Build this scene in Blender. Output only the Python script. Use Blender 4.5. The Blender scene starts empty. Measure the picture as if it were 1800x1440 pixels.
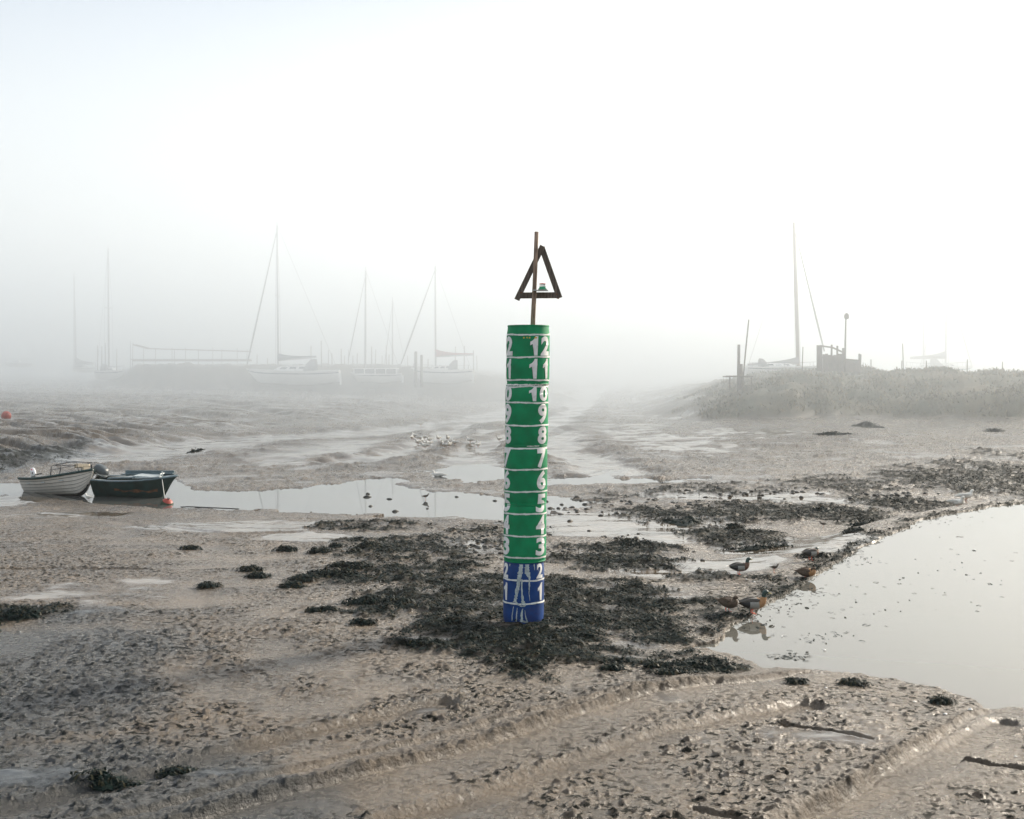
import bpy, bmesh, math, random
import numpy as np
from mathutils import Vector, Matrix

random.seed(7)
rng = np.random.default_rng(11)
SC = bpy.context.scene
COL = SC.collection

# ------------------------------------------------------------------ camera, sky, sun, exposure
EYE = 3.6                      # camera height above the foot of the gauge
F = 2200.0                     # focal length in pixels of an 1800 px wide picture
cam = bpy.data.cameras.new("camera")
cam.sensor_width = 36.0
cam.lens = 36.0 * F / 1800.0
cam.shift_y = -80.0 / 1800.0   # view camera with a lowered back: horizon above the middle
cam.clip_start = 0.1
cam.clip_end = 4000.0
camo = bpy.data.objects.new("camera", cam)
camo.location = (0, 0, EYE)
camo.rotation_euler = (math.radians(90), 0, 0)
COL.objects.link(camo)
SC.camera = camo

SUN_AZ, SUN_EL = math.radians(50), math.radians(24)     # to the right of and beyond the gauge
world = bpy.data.worlds.new("World")
SC.world = world
world.use_nodes = True
nt = world.node_tree
nt.nodes.clear()
w_out = nt.nodes.new("ShaderNodeOutputWorld")
w_bg = nt.nodes.new("ShaderNodeBackground")
w_sky = nt.nodes.new("ShaderNodeTexSky")
w_sky.sky_type = "NISHITA"
w_sky.sun_disc = False
w_sky.sun_elevation = SUN_EL
w_sky.sun_rotation = SUN_AZ
w_sky.dust_density = 4.0
w_mix = nt.nodes.new("ShaderNodeMix")
w_mix.data_type = "RGBA"
w_mix.inputs[0].default_value = 0.50                     # the sky is veiled by fog all over
w_mix.inputs[7].default_value = (7.9, 8.4, 8.8, 1)
nt.links.new(w_sky.outputs[0], w_mix.inputs[6])
nt.links.new(w_mix.outputs[2], w_bg.inputs[0])
w_bg.inputs[1].default_value = 0.10
nt.links.new(w_bg.outputs[0], w_out.inputs[0])

sun = bpy.data.lights.new("sun", "SUN")
sun.energy = 4.5
sun.angle = math.radians(7)
sun.color = (1.0, 0.90, 0.76)
suno = bpy.data.objects.new("sun", sun)
sdir = Vector((math.sin(SUN_AZ) * math.cos(SUN_EL), math.cos(SUN_AZ) * math.cos(SUN_EL), math.sin(SUN_EL)))
suno.rotation_euler = sdir.to_track_quat("Z", "Y").to_euler()
COL.objects.link(suno)

vs = SC.view_settings
vs.view_transform = "Standard"
vs.look = "None"
vs.gamma = 1.0
vs.use_curve_mapping = False
vs.exposure = 0.52
SC.render.engine = "CYCLES"
cy = SC.cycles
cy.max_bounces = 6
cy.diffuse_bounces = 2
cy.glossy_bounces = 3
cy.transmission_bounces = 2
cy.volume_bounces = 2
cy.use_denoising = True
cy.use_adaptive_sampling = False
cy.sample_clamp_indirect = 4.0
cy.caustics_reflective = False
cy.caustics_refractive = False

# ------------------------------------------------------------------ small helpers
def tag(o, label=None, cat=None, group=None, kind=None):
    if label: o["label"] = label
    if cat: o["category"] = cat
    if group: o["group"] = group
    if kind: o["kind"] = kind
    return o

def empty(name, loc, rz=0.0, rx=0.0, ry=0.0, scale=1.0):
    o = bpy.data.objects.new(name, None)
    COL.objects.link(o)
    o.location = loc
    o.rotation_euler = (rx, ry, rz)
    o.scale = (scale,) * 3
    o.empty_display_size = 0.2
    return o

class MB:
    """collects quads / polygons and links them as one mesh object"""
    def __init__(s):
        s.v, s.f, s.m, s.n = [], [], [], 0
    def add(s, verts, faces, mat=0):
        b = s.n
        s.v.extend([tuple(p) for p in verts]); s.n += len(verts)
        s.f.extend([tuple(i + b for i in f) for f in faces])
        s.m.extend([mat] * len(faces))
        return s
    def box(s, c, d, R=None, mat=0):
        hx, hy, hz = d[0] / 2, d[1] / 2, d[2] / 2
        pts = [Vector((x, y, z)) for x in (-hx, hx) for y in (-hy, hy) for z in (-hz, hz)]
        if R is not None: pts = [R @ p for p in pts]
        pts = [p + Vector(c) for p in pts]
        return s.add(pts, [(0, 1, 3, 2), (4, 6, 7, 5), (0, 4, 5, 1), (2, 3, 7, 6), (0, 2, 6, 4), (1, 5, 7, 3)], mat)
    def bar(s, a, b, w, t, up=Vector((0, 1, 0)), mat=0):
        """a plank from a to b, w wide and t thick (t along up)"""
        a, b = Vector(a), Vector(b)
        d = (b - a).normalized()
        side = d.cross(up).normalized()
        u = side.cross(d).normalized()
        pts = []
        for p in (a, b):
            for i, j in ((-1, -1), (1, -1), (1, 1), (-1, 1)):
                pts.append(p + side * (i * w / 2) + u * (j * t / 2))
        return s.add(pts, [(0, 3, 2, 1), (4, 5, 6, 7), (0, 1, 5, 4), (1, 2, 6, 5), (2, 3, 7, 6), (3, 0, 4, 7)], mat)
    def tube(s, path, rad, n=8, cap=True, mat=0):
        path = [Vector(p) for p in path]
        if not hasattr(rad, "__len__"): rad = [rad] * len(path)
        rings = []
        ref = None
        for i, p in enumerate(path):
            t = (path[min(i + 1, len(path) - 1)] - path[max(i - 1, 0)]).normalized()
            if ref is None:
                ref = Vector((0, 0, 1)) if abs(t.z) < 0.9 else Vector((1, 0, 0))
            a = t.cross(ref).normalized(); b = a.cross(t).normalized()
            ref = b
            rings.append([p + (a * math.cos(k * 2 * math.pi / n) + b * math.sin(k * 2 * math.pi / n)) * rad[i] for k in range(n)])
        return s.rings(rings, cap, mat)
    def rings(s, rings, cap=True, mat=0, mats=None):
        n = len(rings[0]); b = s.n
        for r in rings: s.v.extend([tuple(p) for p in r])
        s.n += n * len(rings)
        for i in range(len(rings) - 1):
            mm = mats[i] if mats else mat
            for k in range(n):
                k2 = (k + 1) % n
                s.f.append((b + i * n + k, b + i * n + k2, b + (i + 1) * n + k2, b + (i + 1) * n + k)); s.m.append(mm)
        if cap:
            s.f.append(tuple(b + k for k in reversed(range(n)))); s.m.append(mats[0] if mats else mat)
            e = b + (len(rings) - 1) * n
            s.f.append(tuple(e + k for k in range(n))); s.m.append(mats[-1] if mats else mat)
        return s
    def lathe(s, prof, n=32, c=(0, 0, 0), cap=True, mat=0):
        return s.rings([[(c[0] + r * math.cos(k * 2 * math.pi / n), c[1] + r * math.sin(k * 2 * math.pi / n), c[2] + z) for k in range(n)] for r, z in prof], cap, mat)
    def grid(s, rows, mat=0):
        b = s.n; w = len(rows[0])
        for r in rows: s.v.extend([tuple(p) for p in r])
        s.n += w * len(rows)
        for i in range(len(rows) - 1):
            for k in range(w - 1):
                s.f.append((b + i * w + k, b + i * w + k + 1, b + (i + 1) * w + k + 1, b + (i + 1) * w + k)); s.m.append(mat)
        return s
    def build(s, name, mats, parent=None, smooth=False, recalc=True):
        me = bpy.data.meshes.new(name)
        me.from_pydata(s.v, [], s.f)
        if not isinstance(mats, (list, tuple)): mats = [mats]
        for m in mats: me.materials.append(m)
        me.polygons.foreach_set("material_index", s.m)
        if recalc:
            bm = bmesh.new(); bm.from_mesh(me)
            bmesh.ops.recalc_face_normals(bm, faces=bm.faces)
            bm.to_mesh(me); bm.free()
        if smooth: me.polygons.foreach_set("use_smooth", [True] * len(me.polygons))
        me.update()
        o = bpy.data.objects.new(name, me)
        COL.objects.link(o)
        if parent is not None: o.parent = parent
        return o

def copy_thing(root, loc, rz=0.0, scale=None, label=None):
    r = root.copy(); COL.objects.link(r)
    r.location = loc
    r.rotation_euler = (root.rotation_euler.x, root.rotation_euler.y, rz)
    if scale: r.scale = (scale,) * 3
    if label: r["label"] = label
    for ch in list(root.children):
        c = ch.copy(); COL.objects.link(c); c.parent = r
        for g in list(ch.children):
            d = g.copy(); COL.objects.link(d); d.parent = c
    return r

# ------------------------------------------------------------------ materials
def new_mat(name):
    m = bpy.data.materials.new(name); m.use_nodes = True
    return m, m.node_tree, m.node_tree.nodes["Principled BSDF"]

def paint(name, col, rough=0.45, var=0.25, scale=12.0, spec=0.5, bump=0.0, metal=0.0, dirt=None, dirt_amt=0.0):
    """painted or natural surface whose colour varies a little, with wear"""
    m, t, b = new_mat(name)
    N, L = t.nodes, t.links
    tc = N.new("ShaderNodeTexCoord")
    nz = N.new("ShaderNodeTexNoise"); nz.inputs["Scale"].default_value = scale; nz.inputs["Detail"].default_value = 6
    L.new(tc.outputs["Object"], nz.inputs["Vector"])
    r = N.new("ShaderNodeMapRange"); r.inputs[1].default_value = 0.3; r.inputs[2].default_value = 0.7
    r.inputs[3].default_value = 1 - var; r.inputs[4].default_value = 1 + var
    L.new(nz.outputs[0], r.inputs[0])
    mx = N.new("ShaderNodeVectorMath"); mx.operation = "SCALE"
    mx.inputs[0].default_value = col[:3]
    L.new(r.outputs[0], mx.inputs["Scale"])
    src = mx.outputs[0]
    if dirt is not None:
        n2 = N.new("ShaderNodeTexNoise"); n2.inputs["Scale"].default_value = scale * 0.45; n2.inputs["Detail"].default_value = 8
        n2.inputs["Roughness"].default_value = 0.7
        L.new(tc.outputs["Object"], n2.inputs["Vector"])
        r2 = N.new("ShaderNodeMapRange"); r2.inputs[1].default_value = 0.52; r2.inputs[2].default_value = 0.72
        r2.inputs[3].default_value = 0; r2.inputs[4].default_value = dirt_amt
        L.new(n2.outputs[0], r2.inputs[0])
        mm = N.new("ShaderNodeMix"); mm.data_type = "RGBA"; mm.inputs[7].default_value = (*dirt, 1)
        L.new(r2.outputs[0], mm.inputs[0]); L.new(src, mm.inputs[6])
        src = mm.outputs[2]
    L.new(src, b.inputs["Base Color"])
    b.inputs["Roughness"].default_value = rough
    b.inputs["Metallic"].default_value = metal
    b.inputs["Specular IOR Level"].default_value = spec
    if bump:
        bp = N.new("ShaderNodeBump"); bp.inputs["Strength"].default_value = bump; bp.inputs["Distance"].default_value = 0.02
        L.new(nz.outputs[0], bp.inputs["Height"]); L.new(bp.outputs[0], b.inputs["Normal"])
    return m

def wood(name, col, scale=1.0, rough=0.8):
    m, t, b = new_mat(name)
    N, L = t.nodes, t.links
    tc = N.new("ShaderNodeTexCoord")
    mp = N.new("ShaderNodeMapping"); mp.inputs["Scale"].default_value = (18 * scale, 18 * scale, 2.2 * scale)
    nz = N.new("ShaderNodeTexNoise"); nz.inputs["Scale"].default_value = 2.5; nz.inputs["Detail"].default_value = 8
    L.new(tc.outputs["Object"], mp.inputs[0]); L.new(mp.outputs[0], nz.inputs["Vector"])
    cr = N.new("ShaderNodeValToRGB")
    cr.color_ramp.elements[0].position = 0.32; cr.color_ramp.elements[0].color = (col[0] * .45, col[1] * .45, col[2] * .45, 1)
    cr.color_ramp.elements[1].position = 0.7; cr.color_ramp.elements[1].color = (col[0] * 1.35, col[1] * 1.35, col[2] * 1.35, 1)
    L.new(nz.outputs[0], cr.inputs[0]); L.new(cr.outputs[0], b.inputs["Base Color"])
    b.inputs["Roughness"].default_value = rough
    bp = N.new("ShaderNodeBump"); bp.inputs["Strength"].default_value = 0.4; bp.inputs["Distance"].default_value = 0.01
    L.new(nz.outputs[0], bp.inputs["Height"]); L.new(bp.outputs[0], b.inputs["Normal"])
    return m

M = {}
M["green"] = paint("green_paint", (0.0, 0.225, 0.085), 0.55, 0.2, 6, 0.2, dirt=(0.01, 0.10, 0.055), dirt_amt=0.55, bump=0.05)
M["blue"] = paint("blue_drum", (0.004, 0.045, 0.19), 0.5, 0.25, 5, 0.25, dirt=(0.03, 0.025, 0.08), dirt_amt=0.8, bump=0.05)
M["numeral_white"] = paint("white_numeral_paint", (0.80, 0.79, 0.77), 0.5, 0.05, 20, dirt=(0.36, 0.40, 0.36), dirt_amt=0.6)
M["stripe_white"] = paint("white_stripe_paint", (0.74, 0.74, 0.70), 0.5, 0.08, 18, dirt=(0.25, 0.36, 0.28), dirt_amt=0.7)
M["drip_white"] = paint("dripped_paint", (0.44, 0.50, 0.49), 0.5, 0.25, 30, dirt=(0.08, 0.13, 0.22), dirt_amt=0.75)
M["yellow"] = paint("yellow_flakes", (0.6, 0.42, 0.05), 0.6, 0.2, 30)
M["rust"] = paint("rust", (0.14, 0.05, 0.02), 0.8, 0.4, 20)
M["grey_wood"] = wood("fog_paled_timber", (0.30, 0.28, 0.25), 0.5)  # paled to fade far jetty and piles; fog put into the colour
M["post_wood"] = wood("post_timber", (0.27, 0.185, 0.13))
M["dark_wood"] = wood("dark_timber", (0.125, 0.095, 0.075))
M["pile_wood"] = wood("pile_timber", (0.16, 0.125, 0.10), 0.5)
M["plate"] = paint("galvanised_plate", (0.5, 0.5, 0.48), 0.4, 0.1, 20, metal=0.6)
M["lamp_green"] = paint("lamp_green", (0.01, 0.28, 0.12), 0.3, 0.1, 10)
M["dinghy_white"] = paint("dinghy_white", (0.68, 0.64, 0.57), 0.45, 0.06, 5, dirt=(0.42, 0.38, 0.32), dirt_amt=0.4)
M["rope_green"] = paint("gunwale_green", (0.012, 0.042, 0.04), 0.7, 0.35, 30, bump=0.3)
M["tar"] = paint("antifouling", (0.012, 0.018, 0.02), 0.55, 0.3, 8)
M["pipe"] = paint("tube_frame", (0.03, 0.033, 0.04), 0.4, 0.2, 20)
M["cream"] = paint("cream_bag", (0.5, 0.43, 0.32), 0.7, 0.2, 10)
M["motor_white"] = paint("outboard_white", (0.8, 0.8, 0.8), 0.3, 0.05, 8)
M["motor_grey"] = paint("outboard_grey", (0.07, 0.085, 0.09), 0.4, 0.15, 8)
M["red"] = paint("red_mark", (0.6, 0.04, 0.03), 0.4, 0.1, 8)
M["black"] = paint("black_rubber", (0.01, 0.01, 0.011), 0.5, 0.3, 10)
M["hull_dark"] = paint("dark_hull", (0.008, 0.034, 0.031), 0.4, 0.5, 3, dirt=(0.02, 0.03, 0.02), dirt_amt=0.5)
M["hull_worn"] = paint("worn_orange_patch", (0.14, 0.065, 0.03), 0.7, 0.5, 9, dirt=(0.03, 0.05, 0.045), dirt_amt=0.8)
M["deck_grey"] = paint("deck_grey", (0.10, 0.15, 0.17), 0.4, 0.25, 6, dirt=(0.3, 0.33, 0.33), dirt_amt=0.5)
M["deck_pale"] = paint("deck_pale", (0.42, 0.46, 0.46), 0.4, 0.15, 6)
M["interior"] = paint("boat_interior", (0.16, 0.17, 0.16), 0.7, 0.2, 6)
M["buoy"] = paint("orange_buoy", (0.36, 0.045, 0.025), 0.5, 0.2, 8, dirt=(0.03, 0.05, 0.02), dirt_amt=0.9)
M["buoy_weed"] = paint("buoy_weed", (0.02, 0.04, 0.015), 0.7, 0.4, 20)
M["rope"] = paint("pale_rope", (0.42, 0.42, 0.38), 0.8, 0.15, 40)
M["rope_dark"] = paint("dark_rope", (0.03, 0.03, 0.03), 0.8, 0.15, 40)
M["yacht_white"] = paint("yacht_white", (0.90, 0.89, 0.86), 0.35, 0.05, 2)
M["yacht_grey"] = paint("yacht_grey", (0.5, 0.5, 0.49), 0.4, 0.08, 2)
M["glass"] = paint("dark_window", (0.03, 0.035, 0.04), 0.1, 0.1, 5)
M["sail_blue"] = paint("sail_cover_blue", (0.03, 0.05, 0.075), 0.8, 0.2, 4)
M["sail_red"] = paint("sail_cover_red", (0.3, 0.055, 0.05), 0.8, 0.2, 4)
M["sail_pale"] = paint("furled_sail", (0.22, 0.22, 0.22), 0.8, 0.15, 5)
M["mast"] = paint("mast_alloy", (0.34, 0.34, 0.34), 0.45, 0.1, 4, metal=0.3)
M["mast_wood"] = paint("mast_varnish", (0.22, 0.15, 0.10), 0.5, 0.1, 4)
M["wire"] = paint("rigging_wire", (0.06, 0.06, 0.06), 0.5, 0.1, 4)
M["duck_green"] = paint("drake_head", (0.006, 0.03, 0.024), 0.35, 0.3, 30)
M["duck_chest"] = paint("drake_chest", (0.10, 0.045, 0.025), 0.7, 0.25, 40)
M["duck_grey"] = paint("drake_flank", (0.27, 0.26, 0.235), 0.7, 0.15, 60)
M["duck_back"] = paint("drake_back", (0.085, 0.075, 0.065), 0.7, 0.3, 50)
M["duck_black"] = paint("drake_rump", (0.012, 0.012, 0.013), 0.6, 0.2, 30)
M["duck_brown"] = paint("duck_brown", (0.085, 0.055, 0.034), 0.75, 0.6, 60)
M["duck_buff"] = paint("duck_buff", (0.33, 0.17, 0.07), 0.7, 0.3, 60)
M["bill_yellow"] = paint("bill_yellow", (0.35, 0.30, 0.06), 0.4, 0.1, 20)
M["bill_dark"] = paint("bill_dark", (0.05, 0.035, 0.02), 0.4, 0.1, 20)
M["leg_orange"] = paint("leg_orange", (0.75, 0.10, 0.035), 0.5, 0.1, 20)
M["leg_pink"] = paint("leg_pink", (0.42, 0.20, 0.14), 0.5, 0.1, 20)
M["feather_white"] = paint("feather_white", (0.86, 0.82, 0.74), 0.7, 0.04, 20)
M["feather_grey"] = paint("feather_grey", (0.68, 0.65, 0.59), 0.7, 0.06, 20)
M["wader"] = paint("wader_brown", (0.085, 0.07, 0.055), 0.7, 0.3, 40)
M["stone"] = paint("weedy_stone", (0.035, 0.035, 0.03), 0.55, 0.5, 14, bump=0.4)
M["shell"] = paint("shell_white", (0.75, 0.73, 0.69), 0.5, 0.1, 20)

def weed_material():
    m, t, b = new_mat("bladderwrack")
    N, L = t.nodes, t.links
    g = N.new("ShaderNodeNewGeometry")
    cr = N.new("ShaderNodeValToRGB")
    e = cr.color_ramp.elements
    e[0].position = 0; e[0].color = (0.002, 0.008, 0.007, 1)
    e[1].position = 1; e[1].color = (0.040, 0.034, 0.016, 1)
    k = cr.color_ramp.elements.new(0.75); k.color = (0.005, 0.014, 0.011, 1)
    L.new(g.outputs["Random Per Island"], cr.inputs[0])
    L.new(cr.outputs[0], b.inputs["Base Color"])
    b.inputs["Roughness"].default_value = 0.5
    b.inputs["Specular IOR Level"].default_value = 0.07
    return m
M["weed"] = weed_material()

def grass_material():
    m, t, b = new_mat("marsh_grass")
    N, L = t.nodes, t.links
    g = N.new("ShaderNodeNewGeometry")
    cr = N.new("ShaderNodeValToRGB")
    e = cr.color_ramp.elements
    e[0].position = 0; e[0].color = (0.05, 0.05, 0.018, 1)
    e[1].position = 1; e[1].color = (0.26, 0.19, 0.085, 1)
    k = cr.color_ramp.elements.new(0.55); k.color = (0.095, 0.080, 0.032, 1)
    L.new(g.outputs["Random Per Island"], cr.inputs[0])
    L.new(cr.outputs[0], b.inputs["Base Color"])
    b.inputs["Roughness"].default_value = 0.7
    return m
M["grass"] = grass_material()

def mud_material():
    m, t, b = new_mat("tidal_mud")
    N, L = t.nodes, t.links
    tc = N.new("ShaderNodeTexCoord")
    def attr(n):
        a = N.new("ShaderNodeAttribute"); a.attribute_name = n; return a.outputs["Fac"]
    wet, weed, grass, rough = attr("wet"), attr("weed"), attr("grass"), attr("clod")
    n1 = N.new("ShaderNodeTexNoise"); n1.inputs["Scale"].default_value = 0.9; n1.inputs["Detail"].default_value = 10; n1.inputs["Roughness"].default_value = 0.62
    L.new(tc.outputs["Object"], n1.inputs["Vector"])
    n2 = N.new("ShaderNodeTexNoise"); n2.inputs["Scale"].default_value = 26; n2.inputs["Detail"].default_value = 7; n2.inputs["Roughness"].default_value = 0.6
    L.new(tc.outputs["Object"], n2.inputs["Vector"])
    cr = N.new("ShaderNodeValToRGB")
    e = cr.color_ramp.elements
    e[0].position = 0.36; e[0].color = (0.066, 0.051, 0.035, 1)
    e[1].position = 0.64; e[1].color = (0.155, 0.116, 0.076, 1)
    L.new(n1.outputs[0], cr.inputs[0])
    fine = N.new("ShaderNodeMapRange"); fine.inputs[1].default_value = 0.3; fine.inputs[2].default_value = 0.7
    fine.inputs[3].default_value = 0.75; fine.inputs[4].default_value = 1.25
    L.new(n2.outputs[0], fine.inputs[0])
    sc = N.new("ShaderNodeVectorMath"); sc.operation = "SCALE"
    L.new(cr.outputs[0], sc.inputs[0]); L.new(fine.outputs[0], sc.inputs["Scale"])
    def mix(fac, a, col):
        x = N.new("ShaderNodeMix"); x.data_type = "RGBA"
        L.new(fac, x.inputs[0]); L.new(a, x.inputs[6])
        x.inputs[7].default_value = (*col, 1)
        return x.outputs[2]
    lm = N.new("ShaderNodeMapRange"); lm.inputs[1].default_value = 0.03; lm.inputs[2].default_value = 0.45; lm.inputs[4].default_value = 0.75
    L.new(rough, lm.inputs[0])
    c0 = mix(lm.outputs[0], sc.outputs[0], (0.085, 0.060, 0.036))
    n4 = N.new("ShaderNodeTexNoise"); n4.inputs["Scale"].default_value = 12; n4.inputs["Detail"].default_value = 5; n4.inputs["Roughness"].default_value = 0.65
    L.new(tc.outputs["Object"], n4.inputs["Vector"])
    fl = N.new("ShaderNodeMapRange"); fl.inputs[1].default_value = 0.535; fl.inputs[2].default_value = 0.57; fl.inputs[4].default_value = 1.0
    L.new(n4.outputs[0], fl.inputs[0])
    flz = N.new("ShaderNodeMath"); flz.operation = "MULTIPLY"
    L.new(fl.outputs[0], flz.inputs[0]); L.new(attr("rough_zone"), flz.inputs[1])
    c00 = mix(flz.outputs[0], c0, (0.012, 0.013, 0.010))          # clods' shaded near sides painted as dark flecks, with some weed bits
    vignette_soak = attr("vignette_soak")
    c01 = mix(vignette_soak, c00, (0.022, 0.026, 0.027))                   # wet mud, with the left corner's vignette darkening painted in
    gn = N.new("ShaderNodeValToRGB")
    gn.color_ramp.elements[0].position = 0.38; gn.color_ramp.elements[0].color = (0.050, 0.050, 0.020, 1)
    gn.color_ramp.elements[1].position = 0.62; gn.color_ramp.elements[1].color = (0.135, 0.100, 0.048, 1)
    gz_ = N.new("ShaderNodeTexNoise"); gz_.inputs["Scale"].default_value = 0.22; gz_.inputs["Detail"].default_value = 9; gz_.inputs["Roughness"].default_value = 0.65
    L.new(tc.outputs["Object"], gz_.inputs["Vector"]); L.new(gz_.outputs[0], gn.inputs[0])
    gm = N.new("ShaderNodeMix"); gm.data_type = "RGBA"
    L.new(grass, gm.inputs[0]); L.new(c01, gm.inputs[6]); L.new(gn.outputs[0], gm.inputs[7])
    c = gm.outputs[2]
    # weed mat: olive / black-green, mottled
    wr = N.new("ShaderNodeValToRGB")
    wr.color_ramp.elements[0].position = 0.35; wr.color_ramp.elements[0].color = (0.005, 0.010, 0.008, 1)
    wr.color_ramp.elements[1].position = 0.7; wr.color_ramp.elements[1].color = (0.026, 0.024, 0.016, 1)
    L.new(n2.outputs[0], wr.inputs[0])
    x = N.new("ShaderNodeMix"); x.data_type = "RGBA"
    L.new(weed, x.inputs[0]); L.new(c, x.inputs[6]); L.new(wr.outputs[0], x.inputs[7])
    L.new(x.outputs[2], b.inputs["Base Color"])
    # roughness: wet film is nearly a mirror, open mud is damp, weed duller
    r1 = N.new("ShaderNodeMapRange"); r1.inputs[3].default_value = 0.27; r1.inputs[4].default_value = 0.07
    L.new(wet, r1.inputs[0])
    r2 = N.new("ShaderNodeMath"); r2.operation = "MULTIPLY_ADD"; r2.inputs[1].default_value = 0.22
    L.new(weed, r2.inputs[0]); L.new(r1.outputs[0], r2.inputs[2])
    r3 = N.new("ShaderNodeMath"); r3.operation = "MULTIPLY_ADD"; r3.inputs[1].default_value = 0.4
    L.new(grass, r3.inputs[0]); L.new(r2.outputs[0], r3.inputs[2])
    r4 = N.new("ShaderNodeMath"); r4.operation = "MULTIPLY_ADD"; r4.inputs[1].default_value = 0.5
    mxr = N.new("ShaderNodeMath"); mxr.operation = "MAXIMUM"; L.new(lm.outputs[0], mxr.inputs[0]); L.new(flz.outputs[0], mxr.inputs[1])
    L.new(mxr.outputs[0], r4.inputs[0]); L.new(r3.outputs[0], r4.inputs[2])
    L.new(r4.outputs[0], b.inputs["Roughness"])
    b.inputs["IOR"].default_value = 1.5
    sp = N.new("ShaderNodeMath"); sp.operation = "MULTIPLY_ADD"; sp.inputs[1].default_value = -0.40; sp.inputs[2].default_value = 0.5
    L.new(weed, sp.inputs[0])
    sq = N.new("ShaderNodeMath"); sq.operation = "MULTIPLY_ADD"; sq.inputs[1].default_value = -0.42; sq.use_clamp = True
    L.new(flz.outputs[0], sq.inputs[0]); L.new(sp.outputs[0], sq.inputs[2]); L.new(sq.outputs[0], b.inputs["Specular IOR Level"])
    # fine relief, none where a film of water lies
    dry = N.new("ShaderNodeMath"); dry.operation = "SUBTRACT"; dry.inputs[0].default_value = 1.0; L.new(wet, dry.inputs[1])
    bs = N.new("ShaderNodeMath"); bs.operation = "MULTIPLY"; bs.inputs[1].default_value = 1.0; L.new(dry.outputs[0], bs.inputs[0])
    n3 = N.new("ShaderNodeTexNoise"); n3.inputs["Scale"].default_value = 11; n3.inputs["Detail"].default_value = 9; n3.inputs["Roughness"].default_value = 0.68
    L.new(tc.outputs["Object"], n3.inputs["Vector"])
    bp = N.new("ShaderNodeBump"); bp.inputs["Distance"].default_value = 0.085
    L.new(bs.outputs[0], bp.inputs["Strength"]); L.new(n3.outputs[0], bp.inputs["Height"])
    L.new(bp.outputs[0], b.inputs["Normal"])
    return m
M["mud"] = mud_material()

def water_material(name, body, ripple):
    m, t, b = new_mat(name)
    N, L = t.nodes, t.links
    tc = N.new("ShaderNodeTexCoord")
    mp = N.new("ShaderNodeMapping"); mp.inputs["Scale"].default_value = (0.6, 1.6, 1)
    nz = N.new("ShaderNodeTexNoise"); nz.inputs["Scale"].default_value = 1.6; nz.inputs["Detail"].default_value = 4
    L.new(tc.outputs["Object"], mp.inputs[0]); L.new(mp.outputs[0], nz.inputs["Vector"])
    bp = N.new("ShaderNodeBump"); bp.inputs["Strength"].default_value = ripple; bp.inputs["Distance"].default_value = 0.01
    L.new(nz.outputs[0], bp.inputs["Height"]); L.new(bp.outputs[0], b.inputs["Normal"])
    b.inputs["Base Color"].default_value = (*body, 1)
    b.inputs["Roughness"].default_value = 0.015
    b.inputs["IOR"].default_value = 1.333
    return m
M["pond"] = water_material("silty_water", (0.13, 0.125, 0.108), 0.05)
M["creek"] = water_material("creek_water", (0.09, 0.092, 0.085), 0.03)

# ------------------------------------------------------------------ noise
def perlin(x, y, seed=0):
    r = np.random.default_rng(seed)
    perm = r.permutation(256).astype(np.int32)
    ang = r.random(256).astype(np.float32) * 2 * np.pi
    gx, gy = np.cos(ang), np.sin(ang)
    xi = np.floor(x).astype(np.int64); yi = np.floor(y).astype(np.int64)
    xf = (x - xi).astype(np.float32); yf = (y - yi).astype(np.float32)
    def g(ix, iy, fx, fy):
        h = perm[(perm[ix & 255] + iy) & 255]
        return gx[h] * fx + gy[h] * fy
    u = xf * xf * xf * (xf * (xf * 6 - 15) + 10)
    v = yf * yf * yf * (yf * (yf * 6 - 15) + 10)
    a = g(xi, yi, xf, yf); b = g(xi + 1, yi, xf - 1, yf)
    c = g(xi, yi + 1, xf, yf - 1); d = g(xi + 1, yi + 1, xf - 1, yf - 1)
    return 1.5 * ((a + (b - a) * u) + ((c + (d - c) * u) - (a + (b - a) * u)) * v)

def fbm(x, y, f, oct=4, seed=0, gain=0.5):
    s = 0; a = 1.0
    for i in range(oct):
        s = s + a * perlin(x * f + 17.3 * i, y * f - 9.1 * i, seed + i)
        f *= 2.03; a *= gain
    return s

def sstep(a, b, x):
    t = np.clip((x - a) / (b - a), 0, 1)
    return t * t * (3 - 2 * t)

# ------------------------------------------------------------------ lie of the land (before relief)
PROF_Y = [-100, 9, 12.5, 17.5, 24, 32, 39, 60, 2000]
PROF_Z = [0.30, 0.12, 0.06, 0.0, -0.22, -0.55, -0.80, -0.80, -0.80]

def z_line(x, y):
    return np.interp(y, PROF_Y, PROF_Z)

def on_plane(px, py, z):
    """ground point seen at picture position (px, py) on the level z"""
    d = (EYE - z) * F / (py - 640.0)
    return ((px - 900.0) / F * d, d)

def seg_dist(x, y, pts, closed=False):
    """distance to a polyline and signed side (+ on its left)"""
    best = np.full(x.shape, 1e9, np.float32); side = np.zeros(x.shape, np.float32)
    n = len(pts)
    for i in range(n if closed else n - 1):
        ax, ay = pts[i]; bx, by = pts[(i + 1) % n]
        dx, dy = bx - ax, by - ay
        t = np.clip(((x - ax) * dx + (y - ay) * dy) / (dx * dx + dy * dy + 1e-12), 0, 1)
        d = np.hypot(x - ax - t * dx, y - ay - t * dy)
        s = np.sign(dx * (y - ay) - dy * (x - ax))
        m = d < best
        best = np.where(m, d, best); side = np.where(m, s, side)
    return best, side

def poly_sd(x, y, pts):
    """signed distance to a closed outline, negative inside"""
    d, _ = seg_dist(x, y, pts, True)
    ins = np.zeros(x.shape, bool)
    n = len(pts); j = n - 1
    for i in range(n):
        xi, yi = pts[i]; xj, yj = pts[j]
        c = ((yi > y) != (yj > y)) & (x < (xj - xi) * (y - yi) / (yj - yi + 1e-12) + xi)
        ins ^= c; j = i
    return np.where(ins, -d, d)

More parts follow.
